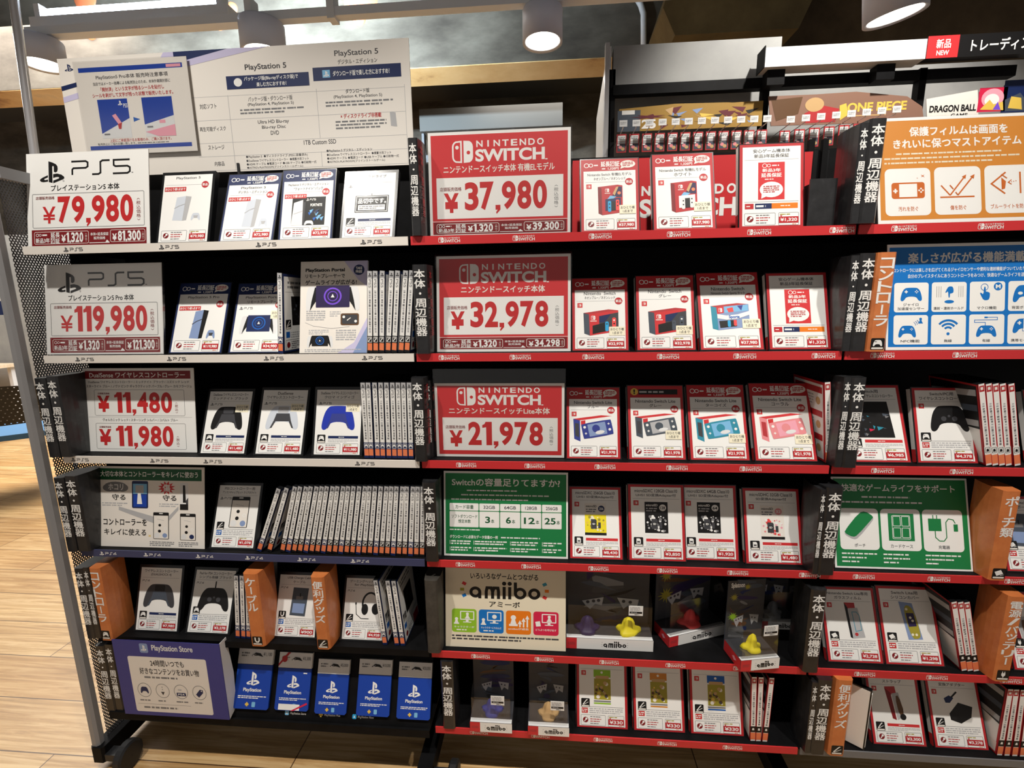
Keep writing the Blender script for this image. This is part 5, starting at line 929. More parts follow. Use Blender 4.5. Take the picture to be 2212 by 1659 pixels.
C2 = [(0, 1254, 1383.6, 500, 337, 'case with pale red header and blue-red box picture beside the top red sign', '¥37,980', ('Nintendo Switch 有機ELモデル', 'ネオンブルー／ネオンレッド'), oledbox(('navy', 'neonb', 'neonr')), dict(hdr='w', badge=True, note=(86, 118), box=(38, 66, 94, 142))),
      (0, 1411, 1548, 496, 330.5, 'case with red header and white controller on a red box, priced 37,980', '¥37,980', ('Nintendo Switch 有機ELモデル', 'ホワイト'), oledbox(('w', 'g1', 'g1')), dict(hdr='w', badge=True, note=(86, 118), box=(38, 66, 94, 142))),
      (0, 1595, 1737, 489, 309, 'case with a red warranty panel standing tall on the top shelf', '¥1,320', ('安心ゲーム機本体', '新品3年延長保証'), warranty, dict(plat=False, box=(38, 40, 92, 122), lean=(4, 24))),
      (1, 1235, 1359.6, 762, 598, 'case picturing a console box with blue and red grips, priced 32,978', '¥32,978', ('Nintendo  Switch', 'ネオンブルー／ネオンレッド'), swbox('neonb', 'neonr'), dict(hdr='w', badge=True, note=(86, 124), box=(26, 80, 108, 146))),
      (1, 1375, 1504.6, 760.5, 594, 'case picturing a console box with grey grips, priced 32,978', '¥32,978', ('Nintendo  Switch', 'グレー'), swbox('slate', 'slate'), dict(hdr='w', badge=True, note=(88, 124), box=(26, 80, 112, 146))),
      (1, 1511.6, 1652.7, 759, 588, 'case picturing a light blue sports console box on second shelf', '¥37,980', ('Nintendo Switch', 'Nintendo Switch Sports セット'), sportsbox, dict(hdr='w', badge=True, note=(90, 112), box=(26, 74, 106, 138))),
      (1, 1661, 1797, 757.5, 588, 'case with a red warranty panel at the right end of the second shelf', '¥1,320', ('安心ゲーム機本体', '新品3年延長保証'), warranty, dict(plat=False, box=(38, 40, 92, 122), lean=(4, 24))),
      (2, 1223, 1342, 996, 832, 'case with a dark blue handheld console, priced 21,978', '¥21,978', ('Nintendo Switch Lite', 'ブルー'), lite('liteb'), dict(hdr='w', badge=True, note=None, box=(16, 72, 112, 140))),
      (2, 1357.6, 1483, 998.6, 832, 'case with an exclamation header and grey handheld console', '¥21,978', ('Nintendo Switch Lite', 'グレー'), lite('litg'), dict(hdr='warn', badge=True, note=(86, 112), box=(16, 70, 112, 132))),
      (2, 1490.5, 1621, 999.8, 830.5, 'case with a turquoise handheld console, priced 21,978', '¥21,978', ('Nintendo Switch Lite', 'ターコイズ'), lite('teal'), dict(hdr='w', badge=True, note=(88, 120), box=(16, 72, 112, 140))),
      (2, 1630, 1768, 1001, 833, 'case with a coral pink handheld console, priced 21,978', '¥21,978', ('Nintendo Switch Lite', 'コーラル'), lite('coral'), dict(hdr='w', badge=True, note=(88, 122), box=(16, 72, 112, 140))),
      (3, 1230, 1346.7, 1213, 1048, 'case with a yellow memory card pack, priced 8,430', '¥8,430', ('microSDXC 256GB Class10', 'UHS1 SD変換Adapter付'), sdpack('yel', ['gold', 'yel', 'olive', 'note'], '256', 'navy'), dict(feat=True, ic='sd', box=(38, 42, 92, 124))),
      (3, 1357.6, 1483, 1220.5, 1049.5, 'black memory card pack case right of the yellow one, priced 3,850', '¥3,850', ('microSDXC 128GB Class10', 'UHS1 SD変換Adapter付'), sdpack('k', ['g1', 'g2', 'g3', 'w'], '128', 'w', 'w'), dict(feat=True, ic='sd', box=(38, 42, 92, 124))),
      (3, 1472, 1597, 1222, 1052, 'black memory card pack case left of the pink one, priced 1,920', '¥1,920', ('microSDXC 64GB Class10', 'UHS1 SD変換Adapter付'), sdpack('k', ['g1', 'g2', 'g3', 'w'], '64', 'w', 'w'), dict(feat=True, ic='sd', box=(38, 42, 92, 124), Y0=.030)),
      (3, 1610, 1737, 1226, 1054, 'case with a pink memory card pack, priced 1,480', '¥1,480', ('microSDHC 32GB Class10', 'SD変換Adapter付'), sdpack('paper', ['pink', 'coral', 'w', 'neonr'], '32', 'coral'), dict(feat=True, ic='sd', box=(38, 42, 92, 124))),
      (5, 1245, 1357.4, 1586, 1415, 'case with a green-topped card pack, priced 330', '¥330', ('', ''), cardpack('lime'), dict(bar=True, ic='pen', box=(44, 36, 88, 112))),
      (5, 1368, 1480.7, 1594, 1422, 'case with an orange-topped card pack, priced 330', '¥330', ('', ''), cardpack('org'), dict(bar=True, ic='pen', box=(44, 36, 88, 112))),
      (5, 1490.5, 1607.6, 1602, 1428, 'case with a blue-topped card pack, priced 330', '¥330', ('', ''), cardpack('blue'), dict(bar=True, ic='pen', box=(44, 36, 88, 112))),
      # right bay
      (2, 1832, 1969.4, 1003, 834, 'case with a dark boxed product picture, priced 6,985', '¥6,985', ('Switch用', 'ホリパッド ワイヤレスコントローラー'), darkpkg(['teal', 'slate', 'mag', 'g3']), dict(feat=True, ic='pad', box=(20, 40, 106, 126))),
      (2, 1981, 2114.5, 1005, 834.4, 'case with a large black controller silhouette, priced 4,378', '¥4,378', ('Switch/PC用', 'ワイヤレスコントローラー'), plain_pad('k'), dict(bar=True, ic='pad', box=(34, 44, 120, 108))),
      (2, 2226, 2360, 1006, 834, 'partly visible red-edged case cut off by the right edge', '¥2,980', ('Switch用', 'コントローラー'), plain_pad('slate'), dict(bar=True, ic='pad', box=(34, 44, 120, 108))),
      (3, 2174.6, 2306, 1238, 1067, 'case showing a dark phone-like pack behind the orange pouch divider', '¥1,980', ('Switch用', 'ポーチ'), phonepkg, dict(bar=True, ic='pouch', box=(20, 42, 70, 124))),
      (4, 1788, 1910.7, 1432.5, 1261, 'case with a glass film pack with red top, priced 2,728', '¥2,728', ('Nintendo Switch Lite専用', 'ガラスフィルム'), glasspkg, dict(bar=True, ic='pouch', box=(54, 38, 96, 126))),
      (4, 1913, 2042.6, 1438, 1261, 'case with an olive grip pack picture, priced 1,298', '¥1,298', ('Switch Lite用', 'シリコンカバー'), clearpkg, dict(bar=True, ic='pouch', box=(48, 36, 92, 126))),
      (4, 2190, 2322, 1450, 1272, 'red-edged case beside the plug divider at the right edge', '¥3,480', ('Switch用', 'バッテリー'), redpkg, dict(bar=True, ic='plug', box=(8, 44, 60, 124))),
      (5, 1885, 2003, 1618, 1448, 'case with a red hanging pack, priced 3,300, lowest shelf', '¥3,300', ('Switch用', 'ストラップ'), redpkg, dict(feat=True, ic='pen', box=(44, 38, 92, 122))),
      (5, 2018, 2137.5, 1624.5, 1452, 'case with a black adapter and cable picture, priced 3,278, lowest shelf', '¥3,278', ('Switch用', '変換アダプター'), cablepic, dict(bar=True, ic='pen', box=(40, 44, 108, 122)))]
for r, uL, uR, vb, vt, lb, pr, tt, pic, kw in C2: case(r, uL, uR, vb, vt, lb, 'sw', pr, tt, pic, **kw)
spine(2, 1790, 997, 1789, 816, 'sw', 'red-edged spine-out case right of the coral handheld case', 'red-edged spine-out cases', Y0=.016)
for i, (b0, t0) in enumerate(((1626, 1630.8), (1638, 1645.5), (1652, 1668.7))): spine(5, b0, 1603, t0, 1453, 'swk', 'red-edged spine-out case, %s right of the blue-topped pack case' % ORD[i], 'three red-edged spine-out cases on the lowest shelf')
for i, (b0, t0) in enumerate(((2137, 2121), (2151, 2137), (2165.5, 2152), (2180, 2167.5), (2199, 2186))): spine(2, b0, 1003, t0, 819, 'swd', 'red-edged spine-out case, %s right of the 4,378 case' % ORD[i], 'five red-edged spine-out cases by the right edge')
for i, (b0, t0) in enumerate(((2085.4, 2064.6), (2098.5, 2079), (2111.5, 2093))): spine(4, b0, 1438, t0, 1272, 'swk', 'red-edged spine-out case, %s left of the plug divider' % ('third', 'second', 'first')[i], 'three red-edged spine-out cases left of the plug divider')
for i, (b0, t0) in enumerate(((2160.7, 2188), (2177, 2201), (2194, 2216), (2211, 2232))): spine(5, b0, 1625, t0, 1469, 'swk', 'red-edged spine-out case, %s right of the 3,278 adapter case' % ORD[i], 'red-edged spine-out cases in the lowest right corner')
# right bay signs
sign(0, 1898, 2252, 477, 250, 212/297, 'orange screen film sign with three white rounded panels', film_sign, (297, 212), name='information_sign', sleeve=1.0, Y0=.012)
sign(1, 1914, 2262, 748, 525, 212/300, 'bright blue controller sign with eight white icon tiles', pad_sign, (300, 212), name='information_sign', Y0=.008, lo=8, hi=10)
sign(3, 1804, 2103, 1228, 1031, .70, 'green sign with pouch, card case and charger icons', life_sign, (297, 208), name='information_sign', Y0=.018, lo=13, hi=15)
# backward-turned case in the lowest right bay
x0 = row_x(1848, 1628, .02)
e = empty('display_case', (x0, .02, zb(5)+.0003), (0, 0, math.radians(52))); tag(e, 'backward-turned white case with black edge beside the lowest orange divider', 'display case')
G().box(-.01, .0, -.015, .11, 0, .165, 'black_plastic').build('case_shell', e); g = G().box(-.0108, -.0101, -.012, .108, .004, .162, 'ink_paper'); g.box(-.0095, -.001, -.016, -.0151, .01, .155, 'ink_w'); g.build('cover_sheet', e)
# red display box and empty holders at the back of the top shelf
XA, XB = row_x(1236, 495, .16), row_x(1742, 485, .16); z0 = zb(0); z1 = at(1480, 338, Y=.16).z
e = empty('display_box', ((XA+XB)/2, .16, z0+.0002)); tag(e, 'bright red console box standing behind the top shelf cases', 'box'); w = XB-XA; g = G().box(-w/2, w/2, 0, .07, 0, z1-z0, 'ink_red')
p = P(w*1000, (z1-z0)*1000, w, z1-z0, g); k = w*1000/506; hh = (z1-z0)*1000; p.swlogo(70*k, hh*.33, 356*k, hh*.74, 'w', 'red', 3); g.build('printed_box', e)
for i, (uL, uR, vb, vt, lb) in enumerate(((1742, 1800, 488, 386, 'empty black plastic holder right of the tall warranty case'), (1746, 1790, 372, 296, 'black slotted bracket standing behind the empty plastic holder'))):
    if i == 0:
        a, b = row_x(uL, vb, .02), row_x(uR, vb, .02); h = at(1770, vt, Y=.02).z-zb(0); w = b-a
        e = empty('plastic_holder', ((a+b)/2, .02, zb(0)+.0002)); tag(e, lb, 'holder')
        G().box(-w/2, w/2, 0, .004, 0, h, 'divider_black').build('front_plate', e); G().box(-w/2, w/2, .004, .09, 0, .004, 'black_plastic').box(-w/2, -w/2+.003, .004, .09, .004, h*.9, 'black_plastic').box(w/2-.003, w/2, .004, .09, .004, h*.9, 'black_plastic').build('frame', e)
    else:
        a, b = row_x(1736, 300, .2), row_x(1800, 300, .2); h = at(1770, 300, Y=.2).z; w = b-a
        e = empty('slotted_bracket', ((a+b)/2, .2, zb(0)+.0002)); tag(e, lb, 'bracket'); hh = h-zb(0)
        g = G().box(-w/2, w/2, .01, .06, 0, hh*.9, 'black_plastic'); g.build('bracket_body', e)
        g = G(); [g.box(-.006+dx, .006+dx, 0, .012, hh*.1, hh, 'rack_black') for dx in (-.012, .018)]; g.build('slotted_upright', e)
# ================================================================ boxed figures (the figures themselves left out)
def splat(p, x, y, r, c, sd=1):
    rn = random.Random(sd); n = 11; p.poly([(x+(r*rn.uniform(.75, 1.15) if i % 2 else r*.42)*math.cos(math.pi*i/n), y+(r*rn.uniform(.75, 1.15) if i % 2 else r*.42)*math.sin(math.pi*i/n)) for i in range(2*n)], c)
def figbox(row, X, Y, W_, D_, H_, HB, yaw, label, base, name='splat', word=True, sticker=None, card_h=None):
    """white base tray W_ x D_ x H_, clear bubble to HB, printed backing card to card_h"""
    e = empty('boxed_figure', (X, Y, zb(row)+.0003), (0, 0, yaw)); tag(e, label, 'figure package', 'boxed figures on the lower shelves')
    g = G().box(-W_/2, W_/2, 0, D_, 0, H_, 'ink_g4'); p = P(W_*1000, H_*1000, W_, H_, g, (0, 0, 0)); p.rect(0, 0, W_*1000, H_*1000, 'w'); g.box(-W_/2+.001, W_/2-.001, .0006, .012, H_, H_+.0004, 'ink_g1'); rw = min(W_*270, 26); p.rect(0, 0, rw, H_*1000, 'red'); p.rr(rw*.16, H_*380, rw*.84, H_*640, 2, 'spr')
    cx = (rw+W_*1000)/2; q = min((W_*1000-rw)*.30, 28); amiibo_word(p, cx-q, H_*220, cx+q, H_*790, 'k', False)
    for sx in (-1, 1):
        for k in (-1, 0, 1): p.circ(cx+sx*(q+3+.8*(1-abs(k))), H_*(520+k*190), .9, 'g3', n=5)
    q = P(D_*1000, H_*1000, D_, H_, g, (-W_/2, D_/2, 0), (0, -1, 0)); q.rect(0, 0, D_*1000, H_*1000, 'red'); q.poly([(D_*620, H_*300), (D_*760, H_*500), (D_*620, H_*700), (D_*500, H_*500)], 'pink')
    g.build('base_tray', e)
    ch = card_h or HB*1.55
    g = G().box(-W_/2, W_/2, D_+.0005, D_+.003, 0, ch, 'ink_slate'); p = P(100, 100*ch/W_, W_, ch, g, (0, D_+.0005, 0)); H = 100*ch/W_; p.rect(0, 0, 100, H, 'g4'); rn = random.Random(len(label))
    for k in range(12): p.poly(chaikin([(rn.uniform(0, 80)+dx, rn.uniform(.02, .9)*H*0+H*k/13+dy) for dx, dy in ((0, 0), (18, -4), (24, 8), (6, 12))], 1), rn.choice(['slate', 'dpurp', 'g3', 'k', 'brn', 'navy']))
    
    if word: splat(p, 18, H*.24, 12, 'olive', 3); splat(p, 18, H*.52, 14, 'lime' if base == 'yel' else 'olive', 5); splat(p, 52, H*.10, 10, 'olive', 7)
    if word: p.t('Splatoon', 8, H*.03, 44, H*.12, 'w', 3)
    p.poly([(20, H*.56), (46, H*.5), (44, H*.62), (36, H*.6), (30, H*.68), (24, H*.62)], 'g2'); p.poly([(62, H*.5), (88, H*.52), (86, H*.64), (76, H*.6), (70, H*.66)], 'g2')
    for a, b in ((27, .575), (34, .56), (40, .55), (70, .55), (78, .56)): p.circ(a, H*b, 2.2, 'g4', n=8)
    g.build('backing_card', e)
    g = G(); i = .004; y0 = .004; y1 = D_+.0004; a = W_/2-i; g.prism([(y0, H_+.0004), (y1, H_+.0004), (y1, HB), (D_*.35, HB), (y0+.002, HB*.86)], -a, a, 'film', 'x'); g.build('clear_bubble', e)
    for k, (fx, c) in enumerate(base if isinstance(base, list) else [(0, base)]):
        g = G(); r = min(W_*.23, .028); n = 18; g.lathe([(r, 0), (r*1.02, .004), (r*.9, .008), (r*.55, .012), (r*.5, .022), (r*.36, .032), (r*.12, .038)], c, (fx, D_*.48, H_+.0006), n)
        rn = random.Random(k+3)
        for j in range(len(g.v)): x, y, z = g.v[j]; t = math.atan2(y-D_*.48, x-fx); s_ = 1+.16*math.sin(3*t+k)+.1*math.sin(5*t); g.v[j] = (fx+(x-fx)*s_, D_*.48+(y-D_*.48)*s_*.8, z)
        g.build('figure_stand', e)
    if sticker:
        sx, sz = sticker; g = G().box(sx-.017, sx+.017, -.0012+.004, .0036, sz, sz+.026, 'ink_w'); p = P(34, 26, .034, .026, g, (sx, .0028, sz)); p.gk(3, 2, 28, 13, 3, 'g2'); p.rect(2, 15, 32, 20, 'k'); p.gk(5, 16, 28, 19, 1, 'g2'); p.gk(14, 21, 31, 25, 1, 'g3'); g.build('price_sticker', e)
    return e
def figx(u, v, Y): return row_x(u, v, Y)
a, b = figx(1223, 1412, .03), figx(1410, 1419, .03)
figbox(4, (a+b)/2, .03, b-a, .065, .030, .135, 0, 'wide clear figure package with two coloured stands beside the cream sign', [(-.052, 'dpurp'), (.05, 'yel')], word=False, sticker=(.062, .095), card_h=.20)
a, b = figx(1444, 1416, .05), figx(1560, 1404, .05)
figbox(4, (a+b)/2+.012, .075, .165, .065, .028, .135, math.radians(-20)*-1, 'wide clear figure package turned askew in the middle of its shelf', [(.0, 'neonr')], card_h=.20)
a, b = figx(1599, 1440, -.02), figx(1692, 1437, -.02)
figbox(4, (a+b)/2, -.012, (b-a), .07, .028, .12, math.radians(10), 'front clear figure package with yellow stand overhanging the shelf edge', 'yel', sticker=(.022, .085), card_h=.185)
a, b = figx(1640, 1402, .13), figx(1708, 1402, .13)
figbox(4, (a+b)/2, .13, b-a+.02, .06, .022, .12, 0, 'clear figure package half hidden behind the overhanging one', 'g3', card_h=.18)
a, b = figx(1017.6, 1587, .004), figx(1107, 1589, .004)
figbox(5, (a+b)/2, -.006, b-a, .07, .028, .11, 0, 'small figure package with dark blue stand on the lowest shelf', 'liteb', sticker=(.018, .078), word=False, card_h=.17)
a, b = figx(1141, 1587, .004), figx(1229, 1590, .004)
figbox(5, (a+b)/2, -.006, b-a, .07, .026, .11, 0, 'small figure package with brown stand on the lowest shelf', 'tan', sticker=(.022, .072), word=False, card_h=.17)
# ================================================================ board and notice above the first bay
Yb = .235; c0, c1 = at(123, 129, Y=Yb), at(882, 80, Y=Yb); c2 = at(890, 356, Y=Yb); zlo = max(c2.z, 1.655); w = c1.x-c0.x; h = (c0.z+c1.z)/2-zlo
e = empty('comparison_board', ((c0.x+c1.x)/2, Yb, zlo)); tag(e, 'wide white comparison board with two dark blue boxes above the first bay', 'board')
g = G().box(-w/2, w/2, 0, .004, 0, h, 'ink_paper'); p = P(760, 266, w, h, g); compare_board(p); g.build('printed_board', e)
g = G().box(-.003, .003, -.004, .03, -.02, .02, 'dark_metal'); o = g.build('clip', e); o.location = (at(515, 352, Y=Yb).x-(c0.x+c1.x)/2, 0, 0)
Yn = .226; c0, c1, c2 = at(158, 135, Y=Yn), at(402, 122, Y=Yn), at(417, 326, Y=Yn); w = c1.x-c0.x; h = (c0.z+c1.z)/2-c2.z
e = empty('notice_sheet', ((c0.x+c1.x)/2, Yn, c2.z)); tag(e, 'notice sheet with two blue pictures, fixed over the left of the white board', 'notice')
g = G(); g.box(-w/2, w/2, 0, .0008, 0, h, 'ink_paper'); p = P(297, 228, w, h, g); notice(p); g.build('printed_sheet', e)
g = G(); s0 = -w/2-.002; g.box(s0, -s0, -.0014, -.001, -.002, h+.002, 'film'); g.build('clear_sleeve', e)
q0, q1 = at(30, 0, Y=.36), at(75, 335, Y=.36)
e = G().tube([q1-Vector((0, 0, .12)), q1, q0, q0+(q0-q1)*.6], .011, 'chrome', 12).build('chrome_pole'); tag(e, 'slim chrome pole rising at the left end of the rack', 'pole')
# ================================================================ lamps and rails overhead
Yt = .62
ra, rb = at(80, 66, Y=Yt), at(1130, 12, Y=Yt); zr = (ra.z+rb.z)/2
e = empty('lighting_rail', (0, Yt, zr)); tag(e, 'long grey metal lighting rail crossing the top of the picture', 'rail')
G().box(ra.x-.03, 2.2, -.016, .016, -.012, .014, 'steel').build('rail_body', e)
for ux in (545, 720): o = G().box(-.012, .012, -.02, .02, -.02, .055, 'white_metal').build('bracket', e); o.location = (at(ux, 40, Y=Yt).x, 0, 0)
for ux in (545, 1150): o = G().tube([(0, 0, .01), (0, 0, 3.3-zr)], .006, 'steel').build('hanger_rod', e); o.location = (at(ux, 40, Y=Yt).x, 0, 0)
def cyl(u, vtop, vbot, rpx, Y, label, hang=True, tilt=(0, 0, 0), on=1.0):
    c = at(u, vbot, Y=Y); t = at(u, vtop, Y=Y); dep = (c-CAMLOC).dot(AF); r = rpx*dep/FPX; h = t.z-c.z
    e = empty('cylinder_lamp', c, tilt); tag(e, label, 'ceiling lamp')
    G().lathe([(r*.86, .004), (r, 0), (r, h), (r*.97, h+.004), (0.001, h+.006)], 'lamp_grey', n=36, caps=False).build('lamp_housing', e)
    G().lathe([(r*.86, .004), (r*.72, .02), (.001, .0201)], 'white_metal', n=36, caps=False).build('reflector', e)
    G().lathe([(.0005, .0065), (r*.66, .0065)], 'lamp_on', n=32, caps=False).build('lamp_lens', e)
    G().box(-.008, .008, -.012, .012, h, max(zr-c.z-.012, h+.03) if hang else h+.1, 'white_metal').build('mount', e)
    l = bpy.data.lights.new('lamp_beam', 'SPOT'); l.energy = 9*on; l.spot_size = math.radians(100); l.spot_blend = .8; l.shadow_soft_size = .04; l.color = (1, .93, .82)
    o = bpy.data.objects.new('lamp_beam', l); COL.objects.link(o); o.parent = e; o.location = (0, 0, -.004)
    return e
cyl(95, 88, 143, 40, Yt, 'grey cylinder lamp shining left of the notice sheet')
cyl(571, 52, 118, 45, Yt, 'grey cylinder lamp half hidden behind the white board')
cyl(1172, 24, 93, 43, Yt, 'lit grey cylinder lamp above the 37,980 sign')
cyl(1933, -60, 38, 57, .45, 'largest lit cylinder lamp above the orange film sign', hang=False, tilt=(math.radians(6), math.radians(-10), 0), on=5.)
e = cyl(1160, -40, -4, 20, 1.2, 'small bright lamp cut off by the top edge', hang=False)
f0, f1 = at(84, 30, Y=.70), at(486, 12, Y=.70); zf = (f0.z+f1.z)/2
e = empty('fluorescent_fixture', (f0.x, .70, zf)); tag(e, 'white fluorescent tube fixture lit at the upper left', 'ceiling lamp'); L = f1.x-f0.x
G().box(-.02, L+.02, -.02, .06, -.048, -.012, 'white_metal').build('housing', e)
G().tube([(.02, .0, .004), (L-.02, .0, .004)], .015, 'tube_on', 16).build('tube', e)
for dx in (.0, L-.02): o = G().box(0, .02, -.016, .02, -.012, .03, 'white_metal').build('end_cap', e); o.location = (dx, 0, 0)
l = bpy.data.lights.new('tube_light', 'AREA'); l.shape = 'RECTANGLE'; l.size = L*.95; l.size_y = .03; l.energy = 120; l.spread = math.radians(120); l.color = (.66, .85, 1)
o = bpy.data.objects.new('tube_light', l); COL.objects.link(o); o.parent = e; o.location = (L/2, .04, .03); o.rotation_euler = (math.radians(115), 0, 0)
# conduit, orange caps on the beam, wall box
q = [at(1372, -10, Y=YB-.03), at(1384, 10, Y=YB-.03), at(1390, 30, Y=YB-.03), at(1391, 100, Y=YB-.03)]
q[-1] = Vector((q[-1].x, YB-.03, bz-.02)); e = G().tube(q, .016, 'steel', 10).build('conduit_pipe'); tag(e, 'thin steel conduit bending down the concrete beam', 'pipe')
for i, (u, v, rx) in enumerate(((182, -4, 52), (500, 18, 26), (474, 52, 24), (778, -2, 76), (776, 40, 28), (196, 72, 26))):
    c = at(u, v, Y=YB-.004); r = rx/FPX*(c-CAMLOC).dot(AF)*.5
    g = G().lathe([(r, -.004), (r*.9, .004), (r*.2, .007)], 'ink_orange', n=24, caps=True)
    g.v = [(x, -z, y) for x, y, z in g.v]; o = g.build('orange_cap'); o.location = c; tag(o, ('largest orange disc right of the tube lamp' if i == 3 else 'orange disc on the beam, %s' % ('above the tube lamp', 'at the right end of the tube lamp', 'under the right end of the tube lamp', '', 'under the rail near the largest disc', 'under the left part of the tube lamp')[i]), 'disc', 'orange discs on the concrete beam')
b0, b1 = at(905, 236, Y=3.2), at(1215, 330, Y=3.2)
e = empty('shutter_box', (b0.x, 3.2, b1.z)); tag(e, 'long grey metal shutter box on the far wall above the red sign', 'shutter box'); w = b1.x-b0.x; h = b0.z-b1.z
G().box(0, w, .0, .7995, h*.55, h, 'dark_grey').build('hood', e)
for k in range(4): o = G().box(0, .02, .05, .12, 0, h*.55, 'grey_metal').build('bracket', e); o.location = (w*k/3.1, 0, 0)
G().box(0, w, .05, .1, -.02, .04, 'grey_metal').build('lower_rail', e)
# ================================================================ card rack behind, right
Yc = .95
k0, k1 = at(1314, 101, Y=Yc), at(1690, 78, Y=Yc); xL = k0.x; zT = (k0.z+k1.z)/2; zH = at(1500, 178, Y=Yc).z; xR = k1.x
e = empty('card_rack', (xL, Yc, 0)); tag(e, 'tall grey rack with overhanging hood behind the display shelves', 'display rack')
G().box(.02, xR-xL, .0, .04, zH, zT, 'plaster_grey').build('hood_panel', e)
G().box(.02, 2.4, .16, .18, .1, zT-.05, 'plaster_grey').build('back_panel', e)
G().prism([(0, 0), (0, zT), (.02, zT), (.42, zT-.12 if False else zT-.1), (.42, 0)], -.0, .012, 'ink_g1', 'x').build('side_panel', e)
G().box(-.012, .004, -.02, .006, .05, zT+.004, 'chrome').build('front_edge', e)
G().box(.02, xR-xL+.8, -.012, .02, zH-.035, zH, 'rack_black').build('cross_bar', e)
for ux in (1322, 1652, 1985): o = G().box(-.012, .012, .0, .03, .8, at(ux, 150, Y=Yc).z, 'rack_black').build('upright', e); o.location = (at(ux, 200, Y=Yc).x-xL, -.012 if ux > 1400 else 0, 0)
s0, s1 = at(1654, 112, Y=.86), at(2003, 92, Y=.86); s2 = at(1654, 145, Y=.86); hh = s0.z-s2.z+.02
e = empty('canopy_light', (s0.x, .86, s2.z)); tag(e, 'long glossy white canopy light bar left of the dark sign', 'light bar'); w = s1.x-s0.x
G().prism([(0, 0), (.0, .0+hh*.9), (.06, hh), (.06, 0)], 0, w, 'white_metal', 'x').build('bar_body', e); G().box(-.003, 0, -.001, .062, -.002, hh*1.0, 'rack_black').build('end_cap', e)
o = G().box(.02, .08, .02, .06, -.05, -.001, 'rack_black').build('bracket', e); o = G().box(w-.14, w-.08, .02, .06, -.05, -.001, 'rack_black').build('bracket', e)
w2 = at(2330, 75, Y=.86).x-s1.x
e = empty('category_sign', (s1.x+.002, .86, s2.z)); tag(e, 'dark hanging category sign with a red NEW panel at the right edge', 'sign')
g = G().box(0, w2, .0, .03, 0, hh, 'ink_k'); p = P(w2*1000, hh*1000, w2, hh, g, (w2/2, 0, 0)); H = hh*1000; u = w2*1000/330; p.rect(0, 0, 70*u, H, 'red'); p.t('新品', 20*u, H*.16, 52*u, H*.56, 'w', 2); p.t('NEW', 22*u, H*.66, 50*u, H*.88, 'w', 2); p.t('トレーディングカード', 98*u, H*.24, 318*u, H*.78, 'w', 2); g.build('sign_panel', e)
def banner(pts, Y, label, draw, name='header_card', thick=.003, base='ink_banner'):
    w3 = [at(u, v, Y=Y) for u, v in pts]; o = w3[0]; e = empty(name, (o.x, Y, o.z)); tag(e, label, 'header card')
    g = G(); pr = [(q.x-o.x, q.z-o.z) for q in w3]
    a = sum(pr[i][0]*pr[(i+1) % len(pr)][1]-pr[(i+1) % len(pr)][0]*pr[i][1] for i in range(len(pr))); pr = pr if a > 0 else pr[::-1]
    g.prism(pr, 0, thick, base, 'y'); xs = [q[0] for q in pr]; zs = [q[1] for q in pr]; w = max(xs)-min(xs); h = max(zs)-min(zs)
    p = P(100, 100, w, h, g, ((max(xs)+min(xs))/2, 0, min(zs))); draw(p); g.build('printed_card', e); return e
def b1(p):
    p.t('ONE PIECE', 51, 34, 88, 62, 'gold', 3); rn = random.Random(4)
    p.poly([(2, 14), (22, 8), (20, 60), (6, 80)], 'brn'); p.poly([(24, 60), (34, 36), (46, 50), (44, 90), (24, 90)], 'spr'); p.poly([(46, 40), (50, 34), (52, 70), (47, 86)], 'gold'); p.circ(30, 34, 6, 'tan', 22); p.gk(56, 70, 86, 78, 1, 'tan')
def b2(p): p.t('DRAGON BALL', 8, 44, 92, 66, 'k', 3); p.t('GAME', 48, 72, 78, 84, 'k', 2)
def b3(p): p.rect(0, 0, 100, 100, 'mag'); p.circ(50, 44, 40, 'pink'); p.circ(48, 52, 26, 'w'); p.poly([(10, 90), (40, 50), (56, 70), (88, 60), (94, 96)], 'gold'); p.poly([(56, 92), (70, 60), (84, 94)], 'purp')
def b4(p): p.rect(0, 0, 100, 100, 'navy'); p.poly([(6, 60), (40, 40), (60, 70), (90, 30), (96, 96), (10, 96)], 'slate'); p.poly([(20, 50), (44, 56), (50, 92), (16, 86)], 'gold'); p.poly([(60, 16), (84, 10), (96, 40), (70, 44)], 'paper')
def b0_(p):
    rn = random.Random(8); p.rect(0, 18, 16, 100, 'slate'); p.rect(3, 18, 12, 34, 'w'); p.poly([(16, 12), (100, 4), (100, 100), (16, 100)], 'hgold')
    for k in range(26): a, b = rn.uniform(30, 94), rn.uniform(14, 84); p.poly([(a, b), (a+rn.uniform(4, 12), b+rn.uniform(-10, 10)), (a+rn.uniform(0, 8), b+rn.uniform(8, 26))], rn.choice(['brn', 'gold', 'k', 'steelb', 'wine', 'tan']))
    p.poly(burst(22, 46, 6, 13, 7), 'wine'); p.t('25', 17, 56, 27, 92, 'w', 3)
banner([(1334, 258), (1338, 236), (1460, 224), (1570, 221), (1644, 224), (1645, 272), (1334, 280)], Yc-.02, 'gold header card marked 25 above the hanging packs', b0_, base='ink_hgold')
banner([(1665, 272), (1660, 208), (1760, 204), (1850, 198), (1960, 208), (1992, 230), (1996, 262)], Yc-.04, 'long brown header card with gold lettering behind the top shelf', b1)
banner([(2003, 266), (2001, 214), (2112, 194), (2114, 262)], Yc-.03, 'white header card lettered in black at the upper right', b2, base='ink_paper')
banner([(2115, 240), (2116, 198), (2168, 188), (2170, 240)], Yc-.03, 'pink and white picture card at the upper right', b3, base='ink_mag')
banner([(2171, 240), (2170, 184), (2250, 170), (2252, 240)], Yc-.03, 'dark blue picture card cut off by the right edge', b4, base='ink_navy')
